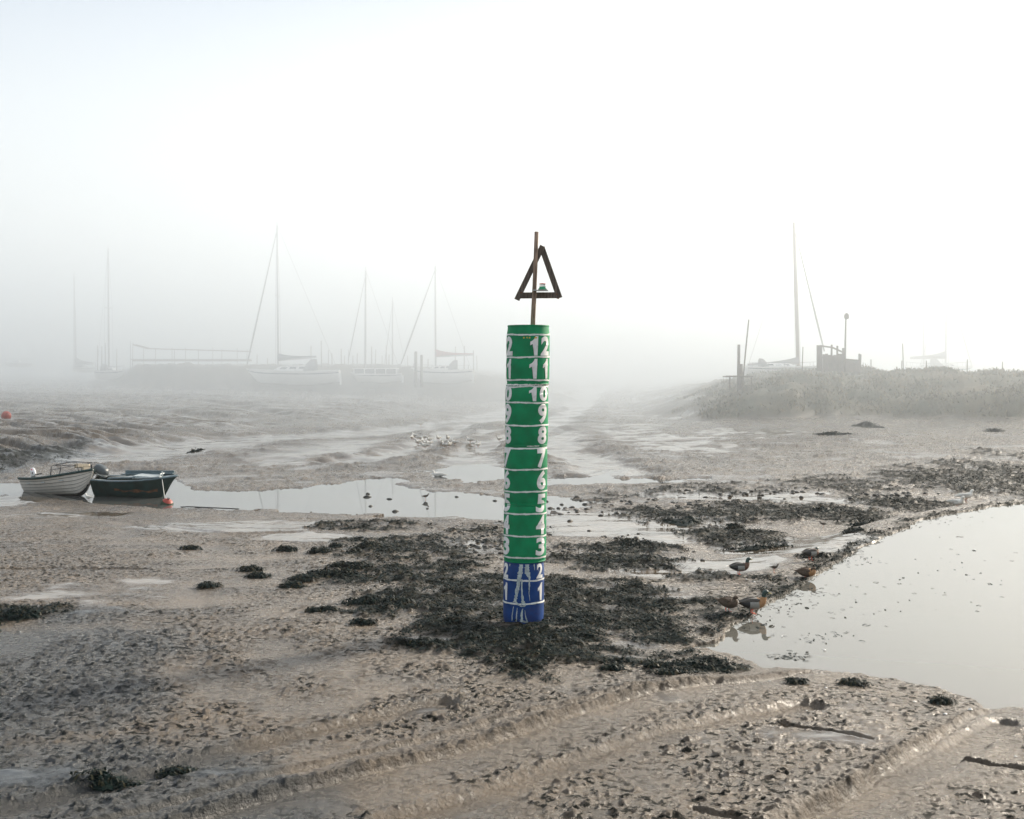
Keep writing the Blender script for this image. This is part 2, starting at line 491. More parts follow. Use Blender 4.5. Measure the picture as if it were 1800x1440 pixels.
LEFT_EDGE = [(-120, 47), (-26, 48)] + [on_plane(px, py, -0.8) for px, py in ((0, 834), (120, 808), (215, 790), (330, 765), (470, 752), (600, 742), (760, 723), (880, 700), (980, 682))] + [(16, 330), (30, 420)]
RIGHT_TOE = [on_plane(px, py, -0.45) for px, py in ((900, 690), (1000, 703), (1080, 716), (1130, 726), (1180, 733), (1260, 740), (1400, 741), (1560, 739), (1800, 744), (2300, 752))]

POND = [on_plane(px, py, -0.10) for px, py in (
    (1195, 1143), (1250, 1130), (1278, 1103), (1325, 1083), (1345, 1062), (1395, 1037), (1440, 1008), (1500, 970), (1560, 941),
    (1620, 915), (1690, 899), (1760, 888), (1800, 885), (2300, 884), (2300, 1262), (1800, 1247), (1740, 1247), (1700, 1228),
    (1640, 1212), (1560, 1195), (1480, 1184), (1400, 1180), (1345, 1177), (1300, 1162), (1250, 1148))]
CREEK = [on_plane(px, py, -0.80) for px, py in (
    (-40, 850), (40, 850), (110, 856), (200, 850), (300, 836), (322, 850), (345, 861), (420, 864), (500, 860), (570, 852), (640, 843), (690, 838), (720, 845),
    (705, 852), (760, 862), (830, 868), (880, 872), (980, 874), (1060, 880), (1000, 896), (960, 910), (900, 922), (840, 926), (760, 922),
    (690, 917), (600, 910), (520, 906), (420, 902), (330, 895), (290, 897), (210, 892), (130, 880), (60, 872), (-40, 872))]
PUDDLE = [on_plane(px, py, -0.80) for px, py in ((752, 828), (800, 820), (860, 816), (900, 826), (890, 842), (830, 848), (770, 840))]
PUDDLE2 = [on_plane(px, py, -0.78) for px, py in ((960, 838), (1040, 838), (1090, 824), (1072, 842), (1180, 842), (1290, 838), (1180, 848), (1080, 850), (960, 852))]

def banks(x, y):
    """height added by the left mud bank and the grassy right bank, with a grass mask"""
    d, s = seg_dist(x, y, LEFT_EDGE)
    dl = d * s
    dl = dl + 1.6 * perlin(x * 0.11, y * 0.11, 41) + 0.5 * perlin(x * 0.4, y * 0.4, 42)
    hl = np.interp(dl, [-1, 0, 2.0, 5, 12, 30, 60, 120], [0, 0.05, 0.40, 0.75, 1.0, 1.45, 1.95, 2.2])
    # rivulets down the left bank
    g = np.abs(perlin(x * 0.05 + 0.02 * y, y * 0.20 + x * 0.08 + 0.5 * perlin(x * .15, y * .15, 53), 43)); g2 = np.abs(perlin(x * 0.13, y * 0.55 + x * 0.2, 44))
    hl = hl - sstep(0.2, 3, dl) * sstep(80, 30, dl) * (0.40 * np.exp(-(g / 0.12) ** 2) + 0.20 * np.exp(-(g2 / 0.1) ** 2))
    d2, s2 = seg_dist(x, y, RIGHT_TOE)
    dr = d2 * s2 + 1.0 * perlin(x * 0.2, y * 0.2, 45) + 0.35 * perlin(x * 0.7, y * 0.7, 46)
    hr = np.interp(dr, [-28, -12, -0.5, 0.5, 4, 9, 13, 16, 24, 60], [0, 0.18, 0.35, 0.55, 2.2, 3.35, 3.75, 3.7, 2.6, 2.2])
    xr = x / np.maximum(y, 1) * F + 900
    hr = np.where(s2 > 0, hr, np.interp(dr, [-28, -12, 0], [0, 0.18, 0.4]))
    # the bank tapers to a low spit at its left end
    tap = np.interp(x / np.maximum(y, 1.0), [0.03, 0.07, 0.10, 0.118, 0.142, 0.169, 0.19, 0.225, 0.30, 0.6], [0.0, 0.06, 0.15, 0.29, 0.53, 0.73, 0.87, 0.985, 1.0, 1.0])
    tap = np.where(y > 60, tap, 1.0)
    hr = hr * np.where(dr > -1, tap, np.maximum(tap, 0.3))
    hr = np.where(y > 50, hr, hr * 0)
    gr = sstep(0.2, 1.6, dr) * sstep(0.105, 0.185, 0.03 * perlin(x * .2, y * .2, 51) + x / np.maximum(y, 1.0)) * (y > 60)
    # the left marsh top has a low green scarp behind the jetty
    q = x / np.maximum(y, 1.0)
    wob = 2.5 * perlin(x * 0.05, y * 0.02, 47) + 0.8 * perlin(x * 0.25, y * 0.1, 48)
    ml = sstep(0, 5, y + wob - 147) * np.interp(q, [-0.34, -0.315, -0.30, -0.10, 0.0, 0.06], [0, .35, 1, 1, 0.6, 0])
    hl = hl * (1 - ml) + ml * (4.15 + 0.15 * perlin(x * 0.3, y * 0.3, 49))
    gr = np.maximum(gr, ml)
    return np.maximum(hl, 0), np.maximum(hr, 0), gr, dl, dr

def z_base(x, y):
    z = z_line(x, y)
    hl, hr, gr, dl, dr = banks(x, y)
    return z + np.maximum(hl, hr)

def ground_point(px, py):
    """where the line of sight at picture position (px, py) meets the land"""
    d = np.geomspace(6, 420, 5000)
    x = (px - 900.0) / F * d
    zr = EYE - (py - 640.0) / F * d
    hit = np.nonzero(zr <= z_base(x, d))[0]
    i = hit[0] if len(hit) else len(d) - 1
    return Vector((float(x[i]), float(d[i]), float(zr[i])))

# ------------------------------------------------------------------ the ground: one sheet, fine near the camera's field
NU = 1010
u_in = np.linspace(-0.50, 0.50, NU)
t_out = np.linspace(0, 1, 22)[1:] ** 2
ys = [-70, -45, -28, -15, -6, 0, 4, 6.5, 8.0]
y = 8.6
while y < 690:
    ys.append(y)
    y += max(0.0016 * y, 0.014) if y < 18 else 0.0024 * y if y < 40 else (0.0042 * y if y < 125 else 0.02 * y)
ys.append(690.0)
ys = np.array(ys)
Yg = np.repeat(ys[:, None], NU + 2 * len(t_out), 1)
core = u_in[None, :] * np.maximum(ys, 8.0)[:, None]
lo = core[:, :1] * (1 - t_out[::-1])[None, :] - 690 * t_out[::-1][None, :]
hi = core[:, -1:] * (1 - t_out)[None, :] + 690 * t_out[None, :]
Xg = np.concatenate([lo, core, hi], 1)
X = Xg.ravel().astype(np.float64); Y = Yg.ravel().astype(np.float64)

def ellipse_mask(x, y, lst):
    """soft union of ground patches; each is (px, py, rx, ry, strength) as surveyed in the picture"""
    out = np.zeros(x.shape, np.float32)
    for px, py, rx, ry, k in lst:
        p = ground_point(px, py)
        a = rx * p.y / F; b = ry * p.y ** 2 / (F * (EYE - p.z))
        q = ((x - p.x) / a) ** 2 + ((y - p.y) / b) ** 2
        out = np.maximum(out, k * np.clip(1.25 - q ** 0.75 * 0.9, 0, 1))
    return out

WEED = [(900, 1120, 190, 45, 1), (1010, 1060, 250, 60, 1), (1130, 1100, 80, 36, 1), (830, 1040, 150, 60, .9), (760, 1000, 130, 55, .75),
        (700, 960, 120, 32, .7), (650, 925, 120, 16, .55), (1090, 985, 120, 26, .9), (1090, 965, 110, 20, 1), (1290, 945, 90, 26, 1), (1180, 905, 110, 26, .75),
        (1360, 900, 190, 26, .9), (1480, 905, 100, 26, 1), (1580, 885, 90, 22, .95), (1700, 845, 150, 30, 1.1), (1800, 832, 110, 28, 1.2),
        (1480, 850, 130, 16, .7), (1250, 860, 150, 12, .6), (1090, 870, 80, 9, .5), (1100, 1140, 120, 26, .85), (1235, 1163, 75, 18, 1.1), (690, 1060, 110, 34, .7),
        (620, 1010, 80, 22, .6), (930, 1180, 60, 34, .5), (1690, 815, 60, 8, .8), (1760, 800, 60, 10, .7), (1330, 1025, 60, 16, .5), (1240, 1070, 60, 22, .8),
        (0, 1085, 60, 34, .85), (60, 1075, 70, 16, .6), (880, 935, 90, 30, .5), (1040, 880, 60, 10, .4), (1230, 1015, 60, 16, .5), (5, 800, 70, 30, 1.0)]
WETS = [(420, 925, 200, 16, .9), (560, 945, 130, 12, .8), (1200, 995, 170, 26, 1.1), (1080, 918, 200, 34, 1.2), (1400, 965, 150, 26, 1.2), (1100, 930, 140, 20, .9),
        (840, 960, 110, 24, .6), (1280, 870, 180, 10, .9), (1440, 880, 120, 8, .7), (1160, 950, 90, 10, .8), (560, 790, 260, 26, .75), (420, 775, 160, 14, .7), (230, 785, 80, 10, .9),
        (330, 745, 200, 18, .3), (900, 760, 260, 30, .65), (1200, 780, 130, 20, .5), (1330, 760, 120, 10, .5), (960, 800, 120, 14, .6), (1010, 830, 90, 12, .8), (860, 810, 90, 10, .6),
        (1010, 1150, 60, 14, .8), (1150, 1040, 80, 12, .8), (1120, 1080, 70, 10, .5), (230, 1040, 260, 40, .35), (30, 880, 60, 10, .9), (150, 905, 150, 10, .6),
        (720, 1020, 80, 16, .4), (880, 1060, 30, 12, .6), (1500, 1280, 200, 60, .25), (300, 1360, 260, 16, .3), (60, 1370, 120, 50, .3)]
CHANNELS = [  # (points, half width, depth) of the creek's upper reaches
    ([(170, 803), (300, 781), (420, 771), (560, 763), (700, 752), (840, 738), (930, 717), (1000, 697), (1050, 680)], 3.2, 0.22),
    ([(1050, 680), (1010, 722), (950, 752), (975, 785), (1050, 812), (1085, 832)], 1.5, 0.12),
    ([(840, 740), (760, 772), (700, 800), (600, 812)], 1.0, 0.10),
    ([(950, 752), (860, 780), (800, 800), (830, 822)], 1.0, 0.08)]
TRACKS = [  # (points, half width, depth, ridge height)
    ([(-120, 1455), (100, 1405), (300, 1353), (480, 1303), (640, 1268), (780, 1240)], 0.20, 0.05, 0.055),
    ([(700, 1440), (860, 1398), (960, 1362), (1080, 1322), (1200, 1284), (1290, 1262), (1420, 1240)], 0.20, 0.05, 0.04),
    ([(1360, 1475), (1450, 1425), (1540, 1382), (1620, 1345), (1700, 1300), (1760, 1262)], 0.22, 0.07, 0.05),
    ([(1380, 1275), (1450, 1285), (1530, 1302)], 0.05, 0.05, 0.03),
    ([(1220, 1420), (1290, 1440), (1340, 1456)], 0.06, 0.04, 0.02),
    ([(1700, 1335), (1800, 1352), (1900, 1362)], 0.06, 0.05, 0.03),
    ([(-40, 1004), (90, 1000), (250, 1001)], 0.12, 0.05, 0.04),
    ([(-20, 898), (120, 905), (260, 925), (400, 940), (520, 938)], 0.25, 0.03, 0.04),
    ([(240, 880), (330, 893), (480, 905), (620, 915), (760, 930)], 0.18, 0.0, 0.07),
]

LEDGES = [  # scarps left by a dragged keel: far side stands proud, near side drops
    ([(80, 1500), (250, 1457), (420, 1415), (600, 1368), (760, 1328), (900, 1290), (1000, 1258), (1120, 1222), (1250, 1196), (1350, 1181), (1400, 1170)], 0.085, 0.28),
    ([(130, 1455), (330, 1402), (520, 1352), (700, 1310), (860, 1272), (1000, 1240), (1120, 1212)], 0.03, 0.12),
    ([(1340, 1470), (1450, 1400), (1540, 1350), (1620, 1308), (1690, 1258), (1730, 1232)], 0.055, 0.14)]

def shape_ground(X, Y):
    dist = np.hypot(X, Y)
    zl = z_line(X, Y)
    hl, hr, gr, dl, dr = banks(X, Y)
    z = zl + np.maximum(hl, hr)
    near = sstep(46, 26, Y) * (Y > 5)
    weed0 = ellipse_mask(X, Y, WEED)
    wet0 = ellipse_mask(X, Y, WETS)
    nA = fbm(X, Y, 0.9, 4, 60); nB = fbm(X, Y, 3.1, 3, 70); nC = fbm(X, Y, 0.28, 3, 80)
    weed = sstep(0.16, 0.62, weed0 * 0.80 + 0.36 * nA + 0.30 * nB + 0.10 * fbm(X, Y, 9.0, 2, 75)) * sstep(0.05, 0.25, weed0)
    nD = fbm(X * 0.7, Y, 1.5, 3, 85)
    gap = sstep(0.18, 0.50, nD)
    weed = weed * (1 - 0.6 * gap)
    wet = sstep(0.28, 0.56, wet0 + 0.30 * nA + 0.14 * nC + 0.05)
    wet = np.maximum(wet, 0.7 * sstep(0.18, 0.6, nC + 0.4 * nA) * sstep(30, 45, Y) * (1 - gr) * sstep(30, 8, dl))
    wet = np.maximum(wet, 0.9 * sstep(0.34, 0.6, nD) * sstep(0.3, 0.6, weed0)) * (1 - 0.9 * weed)
    # broad swells
    z = z + 0.045 * nC * sstep(9, 18, Y) + 0.02 * nA
    far_sw = fbm(X * 0.35, Y * 0.9, 0.22, 4, 90)
    z = z + sstep(38, 60, Y) * 0.16 * far_sw * (1 - gr * 0.4) * sstep(300, 100, Y)
    for pts, w, dep in CHANNELS:
        pp = [(p.x, p.y) for p in (ground_point(a, c) for a, c in pts)]
        idx = np.nonzero((Y > 44) & (Y < 260) & (np.abs(X) < 40))[0]
        d, s = seg_dist(X[idx], Y[idx], pp)
        d = d + 0.7 * nC[idx] + 0.3 * nA[idx]
        z[idx] -= dep * sstep(w * 1.5, w * 0.6, d)
        z[idx] += 0.6 * dep * np.exp(-((d - 1.9 * w) / (0.5 * w)) ** 2)
        wet[idx] = np.maximum(wet[idx], 0.95 * sstep(w * 1.1, w * 0.75, d)) * (1 - 0.8 * np.exp(-((d - 1.9 * w) / (0.5 * w)) ** 2))
    # ruts and tyre tracks
    trk = np.zeros(X.shape); quiet = np.ones(X.shape)
    cl = fbm(X, Y, 7.5, 3, 100, 0.65); c5 = perlin(X * 34, Y * 26, 118)
    for pts, w, dep, rid in TRACKS:
        P = [ground_point(a, b) for a, b in pts]
        pp = [(p.x, p.y) for p in P]
        box = (Y < max(p[1] for p in pp) + 2) & (Y > min(p[1] for p in pp) - 2) & (Y > 5)
        idx = np.nonzero(box)[0]
        d, s = seg_dist(X[idx], Y[idx], pp)
        d = d + 0.025 * nB[idx]
        t = -dep * sstep(w * 1.1, w * 0.55, d) + 0.42 * rid * np.exp(-((d - w * 1.3) / (0.045 + 0.25 * w)) ** 2) * (0.5 + 0.8 * np.clip(cl[idx] + 0.3, 0, 1.4) + 0.25 * c5[idx]) * np.where(s > 0, 1.0, 0.55)
        trk[idx] += t
        quiet[idx] *= 1 - 0.92 * sstep(w * 1.15, w * 0.8, d)
    ledge = np.zeros(X.shape)
    for pts, h, w in LEDGES:
        pp = [(p.x, p.y) for p in (ground_point(a, c) for a, c in pts)]
        idx = np.nonzero((Y < max(p[1] for p in pp) + 1.5) & (Y > min(p[1] for p in pp) - 0.6) & (Y > 5))[0]
        d, s = seg_dist(X[idx], Y[idx], pp)
        q = d * s + 0.02 * nB[idx]
        t = sstep(-0.02, 0.03, q) * np.exp(-np.maximum(q, 0) / w) * h * (0.95 + 0.30 * nA[idx] + 0.35 * np.clip(cl[idx], -1, 1))
        t = t + 0.007 * c5[idx] * np.exp(-(q / w) ** 2) * (q > 0) - 0.045 * np.exp(-((q + 0.05) / 0.04) ** 2)
        trk[idx] += t * (d < 1.4)
        ledge[idx] = np.maximum(ledge[idx], sstep(-0.03, 0.02, q) * np.exp(-np.maximum(q, 0) / w) * (d < 1.4))
        quiet[idx] *= 1 - 0.75 * sstep(-0.95, -0.25, q) * sstep(1.6 * w, 0.6 * w, q)
    z = z + trk * near
    # clods: lumps standing on a smooth wet skin
    patch = sstep(-0.55, 0.35, nC * 0.7 + nA * 0.5 + 0.12)
    c1 = perlin(X * 4.6, Y * 5.6, 110); c2 = perlin(X * 9.5, Y * 11, 111); c3 = perlin(X * 21, Y * 20, 112)
    lump = np.clip(c1 * 0.42 + c2 * 0.58 + c3 * 0.28 - 0.10, 0, 0.9)
    pit = np.clip(perlin(X * 11, Y * 9, 113) - 0.25, 0, 1)
    dense = np.where(Y < 17, 1.0, 0.75)
    clod = lump * patch * dense * (1 - 0.96 * wet) * quiet
    amp = near * (1 - gr)
    z = z + amp * (0.047 * clod - 0.028 * pit * patch * quiet * (1 - wet) * (1 - weed))
    z = z + amp * (0.006 * c2 + 0.004 * c3) * (1 - wet) * (0.35 + 0.65 * quiet)
    # mid-distance rough spit on the far side of the creek and speckled shallows
    s1 = perlin(X * 2.2, Y * 1.6, 114); s2 = perlin(X * 4.6, Y * 2.8, 115)
    mid = sstep(34, 42, Y) * sstep(82, 60, Y) * (1 - gr)
    z = z + mid * (0.09 * np.clip(s1 * 0.7 + s2 * 0.7 - 0.05, 0, 1)) * (1 - wet) * sstep(14, 2, dl)
    # weed cushions
    k1 = fbm(X, Y, 2.4, 3, 120)
    z = z + weed * (0.01 + 0.075 * np.clip(k1 + 0.15, 0, 1.3) + 0.025 * c1) * sstep(95, 60, Y)
    # right-hand grassy bank tussocks
    z = z + gr * (0.34 * fbm(X, Y, 0.45, 4, 130))
    # bank with seaweed along the pond's edge, pond and creek basins
    for pts, lv, lip, soft in ((POND, -0.10, 0.02, 0.9), (CREEK, -0.80, 0.03, 1.2), (PUDDLE, -0.80, 0.02, 1.2), (PUDDLE2, -0.78, 0.02, 1.2)):
        x0, x1 = min(p[0] for p in pts) - 6, max(p[0] for p in pts) + 6
        y0, y1 = min(p[1] for p in pts) - 6, max(p[1] for p in pts) + 6
        idx = np.nonzero((X > x0) & (X < x1) & (Y > y0) & (Y < y1))[0]
        sd = poly_sd(X[idx], Y[idx], pts)
        f = 0.10 if lv > -0.5 else np.where(X[idx] < -8.5, 0.12, 0.45)
        sd = sd + f * nA[idx] + 0.4 * f * nB[idx]
        zi = z[idx]
        inside = lv - 0.015 - np.minimum(0.35, np.maximum(-sd, 0) * (0.25 if lv > -0.5 else 0.10))
        shallow = 0.0 if lv > -0.5 else 0.25
        zi_in = inside + shallow * np.clip(zi - (-0.80) , 0, 0.10) * sstep(-1.2, 0, sd)
        if lv > -0.5:
            kk = sstep(-0.3, 2.6, sd)
            zi = np.where(sd < 2.6, (lv + 0.02 + 0.035 * np.maximum(sd, 0) + 0.5 * (zi - zl[idx])) * (1 - kk) + zi * kk, zi)
        zi_out = np.maximum(zi, lv + lip * sstep(0.0, 0.35, sd) + 0.004)
        k = sstep(soft, 0, sd)
        z[idx] = np.where(sd < 0, zi_in, zi_out * k + zi * (1 - k))
        if lv > -0.5:   # keep the levee between pond and the falling flats
            lev = sstep(1.6, 0.25, sd)
            z[idx] = np.where(sd >= 0, np.maximum(z[idx], zi * (1 - lev) + (lv + 0.03 + 0.02 * nB[idx]) * lev), z[idx])
        if lv > -0.5:
            weed[idx] = np.maximum(weed[idx], sstep(0.55, 0.1, sd + 0.25 * nA[idx]) * (sd > -0.3) * sstep(17.0, 18.5, Y[idx]) * (0.45 + 0.55 * sstep(-0.2, 0.3, nB[idx])))
    rz = np.clip(1.3 * patch, 0, 1) * (0.3 + 0.7 * quiet) * (1 - wet) * (1 - 0.5 * weed) * (1 - gr) * sstep(45, 24, Y)
    vignette_soak = sstep(0.25, 0.75, ellipse_mask(X, Y, [(20, 1420, 640, 170, 1), (-60, 1200, 420, 190, .9), (0, 800, 110, 40, .9)]) + 0.26 * nA + 0.12 * nC) * 0.92
    wet = wet * (1 - ledge)
    return z, wet, weed, gr, np.maximum(clod, 0.5 * ledge), rz, vignette_soak

Z, WETA, WEEDA, GRA, CLODA, RZA, VIGNETTE_SOAKA = shape_ground(X, Y)
nr, nc = Yg.shape
me = bpy.data.meshes.new("mudflat")
ii = (np.arange(nr - 1)[:, None] * nc + np.arange(nc - 1)[None, :]).ravel()
quads = np.stack([ii, ii + 1, ii + nc + 1, ii + nc], 1).astype(np.int32)
me.vertices.add(len(X))
me.vertices.foreach_set("co", np.stack([X, Y, Z], 1).astype(np.float32).ravel())
me.loops.add(quads.size)
me.loops.foreach_set("vertex_index", quads.ravel())
me.polygons.add(len(quads))
me.polygons.foreach_set("loop_start", np.arange(0, quads.size, 4, dtype=np.int32))
me.polygons.foreach_set("use_smooth", np.ones(len(quads), bool))
me.update(calc_edges=True)
for nm, arr in (("wet", WETA), ("weed", WEEDA), ("grass", GRA), ("clod", CLODA), ("rough_zone", RZA), ("vignette_soak", VIGNETTE_SOAKA)):
    a = me.attributes.new(nm, "FLOAT", "POINT")
    a.data.foreach_set("value", np.ascontiguousarray(arr, np.float32))
me.materials.append(M["mud"])
ground = bpy.data.objects.new("mudflat", me)
COL.objects.link(ground)
tag(ground, "grey brown tidal mud with clods, ruts and wet films", kind="structure")

GRID_Z = Z.reshape(nr, nc)
def ground_z(x, y):
    i = int(np.clip(np.searchsorted(ys, y) - 1, 0, nr - 2))
    row = Xg[i]
    j = int(np.clip(np.searchsorted(row, x) - 1, 0, nc - 2))
    return float(GRID_Z[i, j])
def stand(px, py):
    p = ground_point(px, py)
    p.z = ground_z(p.x, p.y)
    return p

def water_sheet(name, pts, lv, grow, mat, label):
    """a level sheet reaching a little under its banks"""
    x = np.array([p[0] for p in pts]); yv = np.array([p[1] for p in pts])
    cx, cyy = x.mean(), yv.mean()
    bm = bmesh.new()
    area = sum(pts[i][0] * pts[(i + 1) % len(pts)][1] - pts[(i + 1) % len(pts)][0] * pts[i][1] for i in range(len(pts)))
    sg = 1 if area > 0 else -1
    vv = []
    n = len(pts)
    for i in range(n):
        a, b, c = pts[i - 1], pts[i], pts[(i + 1) % n]
        t = Vector((c[0] - a[0], c[1] - a[1])).normalized()
        nrm = Vector((t.y, -t.x)) * sg
        vv.append(bm.verts.new((b[0] + nrm.x * grow, b[1] + nrm.y * grow, lv)))
    bm.faces.new(vv)
    bmesh.ops.triangulate(bm, faces=bm.faces)
    bmesh.ops.recalc_face_normals(bm, faces=bm.faces)
    for f in bm.faces:
        if f.normal.z < 0: f.normal_flip()
    m_ = bpy.data.meshes.new(name); bm.to_mesh(m_); bm.free()
    m_.materials.append(mat)
    o = bpy.data.objects.new(name, m_); COL.objects.link(o)
    return tag(o, label, kind="structure")
water_sheet("pond_water", POND, -0.10, 0.22, M["pond"], "still silty pool by the gauge")
water_sheet("creek_water", CREEK, -0.80, 0.8, M["creek"], "shallow creek behind the gauge")
water_sheet("puddle_water", PUDDLE, -0.80, 0.5, M["creek"], "small pool left in the creek bed")
water_sheet("puddle_water", PUDDLE2, -0.78, 0.5, M["creek"], "shallow pool in the creek bed")

# ------------------------------------------------------------------ air: thin haze all round, a fog bank lying over the far creek
def air_box(name, lo, hi, dens, aniso, col, label):
    b = MB().box([(a + c) / 2 for a, c in zip(lo, hi)], [c - a for a, c in zip(lo, hi)])
    m, t, bs = new_mat(name)
    t.nodes.remove(bs)
    v = t.nodes.new("ShaderNodeVolumePrincipled")
    v.inputs["Color"].default_value = (*col, 1)
    v.inputs["Density"].default_value = dens
    v.inputs["Density Attribute"].default_value = ""
    v.inputs["Anisotropy"].default_value = aniso
    out = next(n for n in t.nodes if n.type == "OUTPUT_MATERIAL")
    t.links.new(v.outputs[0], out.inputs["Volume"])
    o = b.build(name, m)
    return tag(o, label, kind="stuff")
air_box("haze", (-720, -80, -3.2), (720, 720, 30), 0.00035, 0.35, (0.97, 0.97, 0.97), "thin haze over the whole flat")
air_box("fog_bank", (-700, 71, -2.4), (700, 700, 27), 0.0178, 0.5, (0.905, 0.958, 1.0), "bank of fog lying over the far creek and moorings")
# ------------------------------------------------------------------ the tide gauge: five stacked drums with a topmark
GX, GY = (920.5 - 900) / F * 17.5, 17.5
PXM = F / 17.5                                   # picture pixels per metre at the gauge
gz = lambda py: (1091.0 - py) / PXM              # height above the gauge's foot
gauge = empty("tide_gauge", (GX, GY, EYE - 451.0 / PXM))
tag(gauge, "tall green and blue tide gauge of stacked drums numbered in white, triangle on top", "tide gauge")
# joints (picture rows), radius, centre offset of each drum, paint
DRUMS = [(1091, 985, 0.284, 0.000, "blue"), (985, 884.5, 0.297, 0.018, "green"), (884.5, 783, 0.299, 0.030, "green"),
         (783, 676, 0.298, 0.044, "green"), (676, 572, 0.300, 0.062, "green")]
def drum_r(k, z):
    y0, y1, r, cx, _ = DRUMS[k]
    z0, z1 = gz(y0), gz(y1)
    t = (z - z0) / (z1 - z0)
    e = min(t, 1 - t)
    rr = r * (1 - 0.045 * (1 - min(1, max(0, e) / 0.16)) ** 2)
    if k == 4 and t > 0.84: rr = r * (1 - 0.05 * ((t - 0.84) / 0.16) ** 0.8) 
    for h in (0.335, 0.665):
        rr += 0.005 * math.exp(-((t - h) / 0.012) ** 2)
    return rr
def stack_at(z):
    for k, (y0, y1, r, cx, _) in enumerate(DRUMS):
        if z <= gz(y1) or k == 4:
            t = (z - gz(y0)) / (gz(y1) - gz(y0))
            lean = 0.006 * (t - 0.5)
            return k, cx + lean, drum_r(k, min(max(z, gz(y0)), gz(y1)))
def wrap(z, ang, off):
    """point on the stack: ang in degrees, 0 faces the camera, + turns to the right-hand side"""
    k, cx, r = stack_at(z)
    a = math.radians(ang)
    return Vector((cx + (r + off) * math.sin(a), -(r + off) * math.cos(a), z))
drum_objs = []
for k, (y0, y1, r, cx, col) in enumerate(DRUMS):
    z0, z1 = gz(y0), gz(y1)
    n = 34
    prof = [(z0 + (z1 - z0) * i / n) for i in range(n + 1)]
    mb = MB()
    rings = []
    for zz in prof:
        t = (zz - z0) / (z1 - z0); rr = drum_r(k, zz); c = cx + 0.006 * (t - 0.5)
        rings.append([(c + rr * math.cos(a * 2 * math.pi / 64), rr * math.sin(a * 2 * math.pi / 64), zz) for a in range(64)])
    mb.rings(rings, cap=False)
    for top, zz in ((0, z0 + 0.012), (1, z1 - 0.012)):       # heads sunk inside the chime
        rr = drum_r(k, zz); c = cx + (0.003 if top else -0.003)
        b = mb.n
        mb.add([(c + (rr - 0.002) * math.cos(a * 2 * math.pi / 64), (rr - 0.002) * math.sin(a * 2 * math.pi / 64), zz) for a in range(64)], [tuple(range(64))])
    d = mb.build("drum", M[col], gauge, smooth=True)
    drum_objs.append(d)
    for e, zz in enumerate((z0, z1)):
        if k == 0 and e == 0: pass
        rr = drum_r(k, zz) + 0.004; c = cx + 0.006 * (e - 0.5)
        zc = zz + (0.011 if e == 0 else -0.011)
        ring = MB()
        pr = [(rr - 0.012, zc - 0.010), (rr, zc - 0.009), (rr + 0.005, zc), (rr, zc + 0.009), (rr - 0.012, zc + 0.010)]
        ring.lathe(pr, 64, (c, 0, 0), cap=False)
        ring.build("rim", M[col], d, smooth=True)
# painted foot lines
def stripe(py, amp=0.004, w=0.022, ring_of=None, mat="stripe_white"):
    z = gz(py); k = stack_at(z)[0]
    rows = []
    for j in range(97):
        ang = j * 360 / 96
        wob = amp * math.sin(ang * 0.035 + py) + amp * 0.6 * math.sin(ang * 0.11 + py * 2.1)
        ww = w * (1 + 0.16 * math.sin(ang * 0.21 + py * 1.3) + 0.10 * math.sin(ang * 0.63 + py))
        rows.append([wrap(z + wob + ww * q, ang, 0.0035) for q in (-0.5, 0, 0.5)])
    MB().grid(rows).build("painted_stripe", M[mat], drum_objs[ring_of if ring_of is not None else k], smooth=True)
for py in (589, 628, 668, 707, 746.5, 823, 861.5, 900, 938.6, 976, 1015, 1055): stripe(py)
stripe(786.5, 0.003, 0.022, 3 - 1)
stripe(679.5, 0.006, 0.02, 3)
# ragged white paint along the seam between the fourth and the top drum, and a lick on the seam below
def smear(pyc, a0, a1, w, name, seed, drum, mat="drip_white"):
    r_ = random.Random(seed)
    rows = []
    n = int((a1 - a0) / 3)
    for j in range(n + 1):
        ang = a0 + (a1 - a0) * j / n
        lo_ = gz(pyc) - w * r_.uniform(0.2, 1.0); hi_ = gz(pyc) + w * r_.uniform(0.2, 0.8)
        rows.append([wrap(lo_, ang, 0.012), wrap((lo_ + hi_) / 2, ang, 0.013), wrap(hi_, ang, 0.012)])
    MB().grid(rows).build(name, M[mat], drum, smooth=True)
smear(676, -80, 85, 0.016, "paint_smear", 3, drum_objs[3], "stripe_white")
smear(782, 0, 35, 0.011, "paint_smear", 4, drum_objs[3], "stripe_white")

